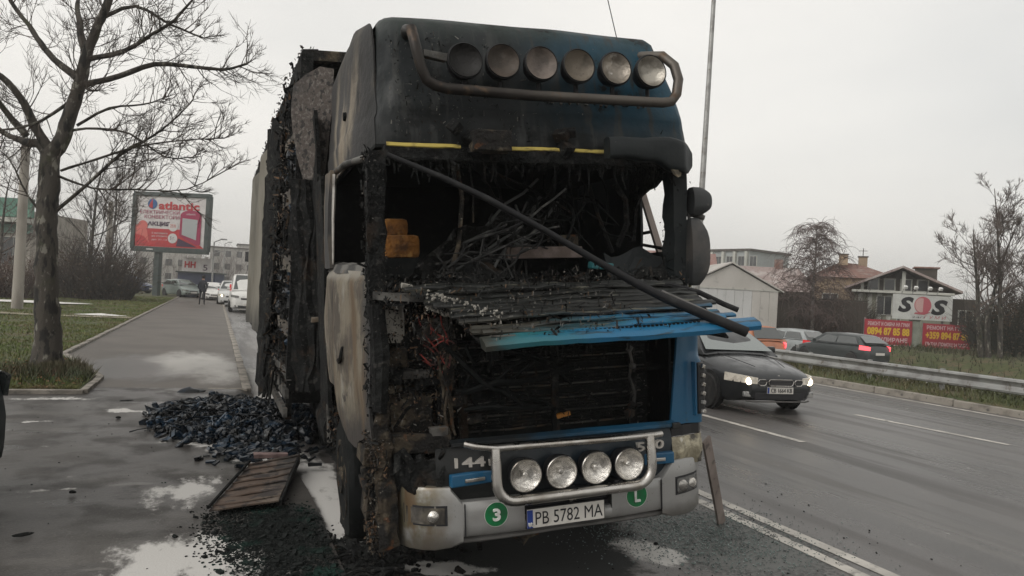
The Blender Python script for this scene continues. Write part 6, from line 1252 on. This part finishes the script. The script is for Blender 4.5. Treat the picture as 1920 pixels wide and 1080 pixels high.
po = thing('concrete_pole', 'short concrete pole inside the brown thicket', 'pole', (-6.5, 54.0, .1)); mb = MB(); mb.tube([(0, 0, 0), (0, 0, 6.2)], [.2, .15], 10); mb.build('shaft', m_conc, po, smooth=60); MB().box((0, 0, 6.2), (.28, .28, .08)).build('cap', m_conc, po)
RZ = R(-21.63)
def facing(name, label, cat, loc, rz=RZ, group=None): return thing(name, label, cat, loc, rz, group)
# ---- billboard
m_frame = mat('dark_green_frame', (.030, .045, .042), .5, 0, [dict(c=(.05, .06, .055), s=3)])
m_bbwhite = mat('poster_white', (.60, .575, .56), .6, 0, [dict(c=(.52, .49, .48), s=2)])
m_bbred = mat('poster_red', (.46, .030, .035), .6, 0, [dict(c=(.38, .03, .035), s=1.5)]); m_bbmag = mat('poster_magenta', (.30, .018, .07), .6); m_bbpink = mat('poster_pink', (.55, .13, .11), .6); m_bbblue = mat('poster_blue', (.02, .09, .24), .6); m_bbgrey = mat('poster_grey', (.36, .38, .38), .6); m_bbdark = mat('poster_dark', (.05, .02, .05), .6)
BBW, BBH = 6.32, 4.45
bb = facing('billboard', 'big billboard with red atlantic heater advert on a dark green post', 'billboard', (-3.55, 66.0, .1), R(-29))
MB().box((0, 0, 5.98), (BBW, .35, BBH)).build('panel', m_bbwhite, bb)
for c, d in (((0, -.04, 5.98+BBH/2), (BBW+.2, .5, .34)), ((0, -.04, 5.98-BBH/2), (BBW+.2, .5, .42)), ((-BBW/2, -.04, 5.98), (.34, .5, BBH)), ((BBW/2, -.04, 5.98), (.34, .5, BBH))): MB().box(c, d).build('frame_bar', m_frame, bb, bev=.03)
MB().box((-1.05, .1, 1.9), (.46, .46, 3.9)).build('post', m_frame, bb, bev=.04)
MB().box((-1.6, -.3, 5.98-BBH/2), (.55, .03, .09)).build('name_strip', m_bbwhite, bb)
def flat(name, poly, m, par, y): mb = MB(); mb.prism([(x, y, z) for x, z in poly], (0, .012, 0)); return mb.build(name, m, par)
def disc(name, cx, cz, r_, m, par, y, n=28): return flat(name, [(cx+r_*math.cos(2*math.pi*i/n), cz+r_*math.sin(2*math.pi*i/n)) for i in range(n)], m, par, y)
Y_ = -.195
z0 = 5.98
flat('poster_band', [(-2.98, z0-2.0), (2.98, z0-2.0), (2.2, z0-1.45), (.95, z0-.55), (-2.0, z0-.55), (-2.98, z0-.45)], m_bbred, bb, Y_)
flat('poster_swirl', [(-2.98, z0-.3), (-2.3, z0-.15), (-1.95, z0-.7), (-1.75, z0-1.7), (-2.2, z0-1.2), (-2.98, z0-1.0)], m_bbpink, bb, Y_-.014)
disc('poster_disc', -2.35, z0-.35, .42, m_bbpink, bb, Y_-.028)
flat('heater_shadow', [(.75, z0-1.25), (2.4, z0-1.9), (.6, z0-1.9)], m_bbdark, bb, Y_-.014)
arc = [(.85, z0+.55)]+[(1.75+.9*math.cos(a), z0+.60+.42*math.sin(a)) for a in [math.pi*(1-i/10) for i in range(11)]]
flat('heater_arch', arc+[(2.65, z0-1.7), (2.35, z0-1.75), (.85, z0-1.05)], m_bbmag, bb, Y_-.028)
flat('heater_panel', [(1.05, z0+.38), (2.35, z0+.28), (2.30, z0-1.35), (1.05, z0-.95)], m_bbgrey, bb, Y_-.042)
text('heater_print', 'atlantic', m_bbwhite, bb, (1.75, Y_-.03, z0+.72), .8, .16)
disc('price_disc', .28, z0-.30, .42, m_bbwhite, bb, Y_-.028); text('price_print', '25%', m_bbpink, bb, (.28, Y_-.046, z0-.28), .5, .26)
disc('price_disc', .28, z0-1.28, .40, m_bbwhite, bb, Y_-.028); text('price_print', '5 г.', m_bbdark, bb, (.28, Y_-.046, z0-1.26), .4, .26)
disc('logo_disc', -1.62, z0+1.43, .40, m_bbblue, bb, Y_-.014); flat('logo_sail', [(-1.95, z0+1.2), (-1.62, z0+1.86), (-1.58, z0+1.05)], m_bbred, bb, Y_-.028)
text('poster_print', 'atlantic', m_bbred, bb, (.68, Y_-.014, z0+1.33), 3.5, .66, bold=.03)
text('poster_print', 'ЕЛЕКТРИЧЕСКИ', m_bbmag, bb, (-.95, Y_-.014, z0+.78), 3.4, .30); text('poster_print', 'КОНВЕКТОРИ', m_bbmag, bb, (-.75, Y_-.014, z0+.40), 3.0, .30)
text('poster_print', 'АКЦИЯ', m_bbdark, bb, (-1.0, Y_-.014, z0-.18), 1.9, .40, bold=.03)
for k in range(3): text('poster_print', ['В магазините', 'на открито', 'до 31.12'][k], m_bbwhite, bb, (-.85, Y_-.016, z0-.9-.27*k), 1.35, .15)
# ---- kiosk with sign
ko = facing('kiosk', 'dark blue kiosk with white sign of red letters behind the walking person', 'kiosk', (-1.55, 69, .1))
MB().box((0, 1, 1.0), (3.2, 2, 2.1)).build('wall', mat('kiosk_blue', (.05, .06, .10), .6), ko)
MB().box((0, -.02, 2.75), (2.45, .15, 1.15)).build('sign_panel', m_bbwhite, ko)
text('sign_print', 'НН', m_bbred, ko, (-.55, -.12, 2.75), .95, .55, bold=.04); text('sign_print', '5', m_bbdark, ko, (.75, -.12, 2.55), .4, .5)
for k in range(4): MB().box((-.9+.6*k, -.25, 3.4), (.3, .25, .16)).build('sign_lamp', m_bbwhite, ko)
MB().box((0, 1, 2.1), (3.5, 2.3, .12)).build('roof', m_frame, ko)
# ---- street lamps and traffic light far down the road
for (x, y, h, lab) in ((-.28, 64.6, 4.6, 'grey street lamp with two stubby arms right of the billboard'), (.9, 112, 6.6, 'far street lamp with two arms above the parked white cars')):
    o = thing('street_lamp', lab, 'lamp', (x, y, .1)); MB().tube([(0, 0, 0), (0, 0, h)], [.09, .05], 8).build('shaft', m_galv, o)
    MB().tube([(0, 0, h), (.5, 0, h+.25)], .04, 6).build('arm', m_galv, o); MB().box((.7, 0, h+.27), (.5, .2, .1)).build('lamp_head', m_galv, o); MB().tube([(0, 0, h-.9), (.4, 0, h-.75)], .03, 6).build('arm', m_galv, o); MB().box((.55, 0, h-.73), (.4, .2, .1)).build('lamp_head', m_galv, o)
o = thing('traffic_light', 'dark traffic light hanging over the road beside the trailer edge', 'traffic light', (5.2, 80.0, 0)); MB().tube([(0, 0, 0), (0, 0, 4.6), (-2.4, 0, 4.7)], .08, 8).build('pole', m_galv, o)
MB().box((-2.4, -.1, 4.15), (.42, .3, 1.0)).build('housing', m_ink, o, bev=.03)
for k in range(3): MB().lathe([(.13, .02), (.13, -.05), (.001, -.03)], 12, (-2.4, -.26, 4.45-.3*k), 'Y').build('signal_lens', m_black, o)

# ================================================================ BUILDINGS
def tex(name, c, c2, s=.5, st=(1, 1, .4), rough=.9): return mat(name, c, rough, 0, [dict(c=c2, s=s, lo=.42, hi=.68, st=st), dict(c=tuple(v*.7 for v in c), s=s*6, lo=.58, hi=.72)], (12, .25, .02))
m_shed = tex('shed_sheet', (.46, .46, .45), (.37, .365, .35)); m_shed2 = tex('shed_gable', (.42, .40, .37), (.35, .33, .30)); m_tan = tex('tan_render', (.30, .225, .15), (.22, .165, .115)); m_green = tex('grey_green_render', (.22, .22, .17), (.16, .16, .125))
m_tile = mat('red_brown_tiles', (.17, .085, .065), .85, 0, [dict(c=(.22, .16, .14), s=1.5, lo=.45, hi=.65), dict(c=(.10, .06, .05), s=5, lo=.5, hi=.7)], (10, .5, .03, (.6, 4, 4))); m_tile2 = mat('grey_pink_tiles', (.26, .205, .19), .85, 0, [dict(c=(.36, .32, .30), s=.9, lo=.45, hi=.65), dict(c=(.17, .12, .11), s=4, lo=.52, hi=.7)], (10, .5, .03))
m_win = mat('dark_window', (.02, .022, .024), .12, spec=.8); m_wood = tex('dark_timber', (.06, .048, .038), (.035, .03, .025)); m_pale = tex('pale_column', (.42, .42, .38), (.32, .32, .29))
def part_box(nm, m, par, c, d, rot=None, bev=0): mb = MB(); mb.box(c, d, rot); return mb.build(nm, m, par, bev=bev)
def window(par, c, w, h, axis='Y', mull=1):
    f = part_box('window', m_pale, par, c, (w+.12, .10, h+.12) if axis == 'Y' else (.10, w+.12, h+.12))
    off = (0, -.045, 0) if axis == 'Y' else (-.045, 0, 0)
    for k in range(mull+1):
        t = (k+.5)/(mull+1)-.5; ww = w/(mull+1)-.05
        cc = (c[0]+(t*w if axis == 'Y' else 0)+off[0], c[1]+(t*w if axis == 'X' else 0)+off[1], c[2])
        part_box('pane', m_win, f, cc, (ww, .04, h) if axis == 'Y' else (.04, ww, h))
    return f
# white shed
sh = facing('white_shed', 'pale sheet metal shed with low gable behind the dark sedan', 'shed', (27.5, 35.3, 0))
sw, se, spk = 2.75, 2.85, 4.25
mb = MB(); mb.box((0, 4, 1.4), (2*sw, 8, 2.9)); mb.build('wall', m_shed, sh)
for k in range(11): part_box('sheet_panel', m_shed if k < 8 else m_shed2, sh, (-sw+.25+k*.5, -.012-.004*(k % 2), 1.42), (.485, .03, 2.84))
mb = MB(); mb.prism([(-sw, 0, se), (sw, 0, se), (0, 0, spk)], (0, 8, 0)); mb.build('gable', m_shed2, sh)
part_box('eave_trim', m_pale, sh, (0, -.04, se), (2*sw+.1, .05, .05))
for s_ in (-1, 1):
    mb = MB(); mb.prism([(0, -.15, spk+.08), (s_*(sw+.3), -.15, se-.07), (s_*(sw+.3), -.15, se-.0), (0, -.15, spk+.16)], (0, 8.3, 0)); mb.build('roof', m_shed2, sh)
rs = facing('red_roofed_house', 'low house with a faded red roof peeking out behind the shed', 'house', (31.0, 46.5, 0)); part_box('wall', m_shed2, rs, (0, 2, 2), (6, 4, 4)); mb = MB(); mb.prism([(-3.3, -.3, 4), (3.3, -.3, 4), (3.0, -.3, 5.6), (-3.0, -.3, 5.6)], (0, 4.6, .3)); mb.build('roof', mat('faded_red_roof', (.36, .17, .15), .8, 0, [dict(c=(.42, .30, .27), s=.8)]), rs)
# distant apartment block
ap = thing('apartment_block', 'distant grey apartment block with balconies above the shed roof', 'building', (74.0, 100.0, 0), R(-76))
part_box('wall', tex('apartment_grey', (.30, .32, .32), (.24, .25, .25)), ap, (3.4, 5, 5.3), (7.6, 10, 10.6)); part_box('roof', m_wood, ap, (3.4, 5, 10.75), (8.2, 10.6, .35))
for k in range(4):
    part_box('column', m_pale, ap, (.2+2.2*k, -.25, 5.3), (.45, .5, 10.4))
    for z in (3.2, 6.2, 9.0): window(ap, (1.3+2.2*k, -.02, z), 1.2, 1.5); 
for z in (4.7, 7.7): part_box('balcony', m_pale, ap, (3.4, -.5, z), (6.8, 1.0, .8))
lr = thing('low_house', 'low house with a pinkish grey frosted roof between the shed and the birch', 'house', (40.5, 47.5, 0), R(-30)); part_box('wall', m_wood, lr, (0, 3, 1.7), (7, 6, 3.4)); mb = MB(); mb.add([(-3.9, -.5, 3.3), (3.9, -.5, 3.3), (3.9, 6.5, 3.3), (-3.9, 6.5, 3.3), (-3.0, 3, 5.3), (3.0, 3, 5.3)], [(0, 1, 5, 4), (1, 2, 5), (2, 3, 4, 5), (3, 0, 4), (0, 3, 2, 1)]); rf = mb.build('roof', m_tile2, lr); part_box('chimney', m_tile, rf, (1.4, 3.0, 5.5), (.6, .6, .9))
# tan house
h1 = thing('tan_house', 'tan rendered house with red brown tiled roof and two chimneys', 'house', (43.7, 41.9, 0), R(-40))
part_box('wall', m_tan, h1, (0, 3.5, 2.25), (5.4, 7, 4.5))
part_box('wall', m_tan, h1, (-.9, -.06, 2.25), (2.6, .12, 4.5))
mb = MB(); mb.add([(-3.2, -.5, 4.45), (3.2, -.5, 4.45), (3.2, 7.5, 4.45), (-3.2, 7.5, 4.45), (-.8, 2.6, 5.75), (.8, 4.4, 5.75)], [(0, 1, 5, 4), (1, 2, 5), (2, 3, 4, 5), (3, 0, 4), (0, 3, 2, 1)]); rf = mb.build('roof', m_tile, h1)
for x, y in ((-.6, 2.2), (1.0, 4.2)):
    ch = part_box('chimney', m_tan, rf, (x, y, 5.9), (.6, .5, .8)); part_box('chimney', m_wood, rf, (x, y, 6.33), (.72, .62, .08))
MB().tube([(1.0, 4.2, 6.3), (1.0, 4.2, 7.0)], .03, 4).build('aerial', m_wood, rf); MB().tube([(.7, 4.2, 6.8), (1.3, 4.2, 6.8)], .02, 4).build('aerial', m_wood, rf)
MB().tube([(1.3, -.1, 0), (1.3, -.1, 4.4)], .06, 6).build('drainpipe', m_wood, h1); window(h1, (-1.6, -.14, 2.6), 1.0, 1.2); window(h1, (1.9, -.02, 2.6), .9, 1.2)
window(h1, (-2.72, 2.0, 2.6), 1.0, 1.2, 'X')
# house with the attic balcony
h2 = thing('gabled_house', 'grey green house with dark open attic gable and long pale tiled roof', 'house', (42.7, 36.9, 0), R(-46))
hw = 3.15; ez, pz = 3.75, 5.05
part_box('wall', m_green, h2, (0, 4.5, 1.7), (2*hw-.5, 8.6, 3.4))
mb = MB(); mb.prism([(-hw+.3, .9, 3.4), (hw-.3, .9, 3.4), (0, .9, pz-.1)], (0, 7.5, 0)); mb.build('attic_wall', m_wood, h2)
for s_ in (-1, 1):
    mb = MB(); mb.prism([(0, -.45, pz), (s_*(hw+.35), -.45, ez-.25), (s_*(hw+.35), -.45, ez-.10), (0, -.45, pz+.15)], (0, 10, 0)); rf = mb.build('roof', m_tile2, h2)
part_box('balcony_floor', m_pale, h2, (0, .3, 3.42), (2*hw-.2, 1.4, .16)); part_box('balcony_post', m_pale, h2, (.1, .15, 4.15), (.22, .2, 1.4)); part_box('balcony_post', m_pale, h2, (-2.4, .15, 3.7), (.2, .2, .6))
for k in range(4): window(h2, (-1.7+1.0*k, .86, 3.95), .62, .72, mull=0)
for k in range(9): part_box('wall_plank', m_green if k % 2 else m_pale, h2, (-2.5+.30*k, .17, 1.7), (.28, .06, 3.2))
window(h2, (-1.0, .12, 2.5), .9, 1.2)
dm = part_box('dormer', m_wood, h2, (1.7, 4.2, 4.85), (1.3, 1.5, .9)); part_box('dormer_roof', m_tile, h2, (1.7, 4.2, 5.34), (1.6, 1.8, .1))
part_box('rear_wing', m_wood, h2, (3.8, 5.0, 1.7), (1.6, 6, 3.0)); window(h2, (4.0, 1.98, 1.9), .8, 1.0)
# boundary fence of dark boards
fe = thing('board_fence', 'dark brown board fence between the shed and the tan house', 'fence', (31.2, 38.0, 0), R(-24))
fb = MB().box((0, 0, 1.3), (.285, .04, 2.6)).mesh('board', m_wood, bev=.01)
for k in range(24): inst('board', fb, fe, (.15+.3*k, rng.uniform(-.015, .015), rng.uniform(-.06, .04)))
for k in range(4): part_box('fence_post', m_conc, fe, (2.3*k+.1, .12, 1.3), (.14, .14, 2.7))
part_box('fence_rail', m_wood, fe, (3.6, .05, 2.62), (7.2, .10, .08))
# ---- red banners and white tyre-shop sign
m_signw = mat('sign_white', (.55, .56, .53), .6, 0, [dict(c=(.46, .46, .44), s=1.5)]); m_signr = mat('banner_red', (.36, .028, .045), .7, 0, [dict(c=(.28, .04, .05), s=1.2)]); m_yel = mat('banner_yellow', (.62, .40, .03), .6); m_pinkw = mat('banner_white', (.55, .40, .40), .6); m_logor = mat('logo_red', (.42, .10, .12), .6); m_logop = mat('logo_pale_red', (.52, .33, .31), .6)
def board(lab, c, w, h, m, nm='banner'):
    o = facing(nm, lab, 'sign', c); part_box('panel', m, o, (0, 0, 0), (w, .06, h)); return o
sg = board('white sign board with black and red SOS lettering above the banners', (38.72, 31.97, 2.40), 3.50, 1.46, m_signw, 'shop_sign')
part_box('sign_back', m_galv, sg, (0, .06, 0), (3.46, .05, 1.42))
for x in (-1.3, 1.3): part_box('sign_post', m_galv, sg, (x, .14, -1.0), (.10, .10, 2.9))
text('sign_print', 'S', m_ink, sg, (-1.0, -.035, .13), .92, .92, shear=.25, bold=.05); text('sign_print', 'S', m_ink, sg, (.98, -.035, .05), .98, .92, shear=.25, bold=.05)
disc('logo_disc', 0, .14, .50, m_logor, sg, -.045); flat('logo_crescent', [(.0+.36*math.cos(a)-.1, .14+.42*math.sin(a)) for a in [R(70+i*12) for i in range(19)]], m_logop, sg, -.058)
flat('logo_tail', [(-.45, -.30), (.5, -.24), (.1, -.42), (-.5, -.38)], m_logor, sg, -.05)
text('sign_print', 'Г У М И', m_logor, sg, (.75, -.035, -.55), 1.3, .18, shear=.2)
text('sign_print', '24/7', m_lipgrey, sg, (-.2, -.035, -.58), .8, .10)
for k in range(4):
    x = -1.25+.62*k+.2*(k > 1); lp_ = thing('flood_lamp', ['white flood lamp at the left end above the white sign', 'second white flood lamp from the left above the white sign', 'third white flood lamp from the left above the white sign', 'white flood lamp at the right end above the white sign'][k], 'lamp', Vector((38.72, 31.97, 3.13))+Vector((math.cos(RZ), math.sin(RZ), 0))*x, RZ, 'flood lamps above the white sign')
    MB().tube([(0, .05, 0), (0, -.15, .28), (0, -.35, .40)], .025, 5).build('arm', m_galv, lp_); MB().box((0, -.38, .40), (.20, .16, .18), (.5, 0, 0)).build('lamp_head', m_white, lp_, bev=.03)
b1_ = board('left red banner with yellow phone number 0894 in front of the house', (36.92, 32.7, .82), 2.80, 1.48, m_signr)
text('banner_print', 'РЕМОНТ И СМЯНА НА ГУМИ', m_pinkw, b1_, (0, -.033, .50), 2.45, .24, bold=.03); text('banner_print', '0894 87 85 88', m_yel, b1_, (0, -.033, .06), 2.5, .46, bold=.045); text('banner_print', 'РЕГУЛИРАНЕ', m_pinkw, b1_, (0, -.033, -.42), 2.3, .26, bold=.03)
b2_ = board('right red banner with yellow phone number and 24 hours line', (40.12, 31.42, .74), 2.80, 1.50, m_signr)
text('banner_print', 'РЕМОНТ НА ГУМИ', m_pinkw, b2_, (0, -.033, .52), 2.4, .24, bold=.03); text('banner_print', '+359 894 87 88', m_yel, b2_, (0, -.033, .06), 2.5, .44, bold=.045); text('banner_print', 'ПЪТНА ПОМОЩ 24 ЧАСА', m_pinkw, b2_, (0, -.033, -.46), 2.5, .26, bold=.03)
for o, xs in ((b1_, (-1.35, 1.35)), (b2_, (-1.35, 1.35))):
    for x in xs: part_box('banner_post', m_galv, o, (x, .08, -.05), (.08, .08, 1.75))
    part_box('banner_edge', m_pinkw, o, (0, -.002, -.73), (2.82, .075, .05))
gp = facing('concrete_post', 'pale green concrete gate post between the two red banners', 'post', (38.5, 32.2, 0)); part_box('shaft', mat('pale_green_concrete', (.27, .29, .24), .9, 0, [dict(c=(.2, .22, .18), s=2)]), gp, (0, .1, .82), (.52, .3, 1.64)); part_box('cap', m_conc, gp, (0, .1, 1.67), (.6, .36, .08))
# ---- green fronted building, far blocks on the left
gb = facing('green_building', 'building with green fascia and dark lower windows at the left edge', 'building', (-15.3, 71.0, 0))
part_box('wall', m_conc, gb, (-4, 4, 3.2), (10.6, 8, 6.4)); part_box('fascia', mat('green_fascia', (.07, .19, .135), .5, 0, [dict(c=(.05, .14, .10), s=.7)]), gb, (-4, -.15, 6.6), (10.9, .4, 1.5)); part_box('canopy', m_pale, gb, (-4, -.6, 5.55), (10.9, 1.2, .35)); part_box('fascia', mat('green_band', (.06, .13, .10), .5), gb, (-4, -.15, 4.9), (10.9, .3, .7))
for k in range(5): window(gb, (-8.4+2.1*k, -.03, 3.1), 1.8, 2.2)
for i, (x, y, w, h, lab) in enumerate(((5.5, 175, 14, 8.5, 'pale distant apartment block behind the white van'), (-9, 165, 12, 8, 'faint distant block behind the billboard post'), (13, 210, 16, 11, 'farthest hazy block above the parked white cars'))):
    o = thing('apartment_block', lab, 'building', (x, y, 0)); part_box('wall', m_shed2, o, (0, 5, h/2), (w, 10, h)); part_box('roof', m_wood, o, (0, 5, h+.15), (w+.6, 10.6, .3))
    for k in range(int(w/2.4)):
        for z in range(int(h/2.8)): window(o, (-w/2+1.4+2.3*k, -.02, 1.7+2.8*z), 1.2, 1.3, mull=0)
mb = MB(); rgw = random.Random(3)
for _ in range(260):
    x, y = rgw.uniform(-40, 16), rgw.uniform(140, 165); twig(mb, (x, y, 0), (rgw.gauss(0, .1), 0, 1), rgw.uniform(3, 7), .05, 1, rgw, .2, 0, 4, 3, (5, 8), .8)
tag(mb.build('far_thicket', m_twigg, fix=False), None, None, kind='stuff')

# ================================================================ WINTER HAZE
HZ = True
if HZ:
    hm = bpy.data.materials.new('haze'); hm.use_nodes = True; n = hm.node_tree.nodes; n.clear()
    ov = n.new('ShaderNodeOutputMaterial'); pv = n.new('ShaderNodeVolumePrincipled'); pv.inputs['Color'].default_value = (.95, .94, .92, 1); pv.inputs['Density'].default_value = .0013; pv.inputs['Anisotropy'].default_value = .2
    hm.node_tree.links.new(pv.outputs[0], ov.inputs['Volume'])
    mb = MB(); mb.box((0, 250, 11.5), (1900, 2520, 25.2)); hb = mb.build('haze', hm); tag(hb, None, None, kind='stuff')
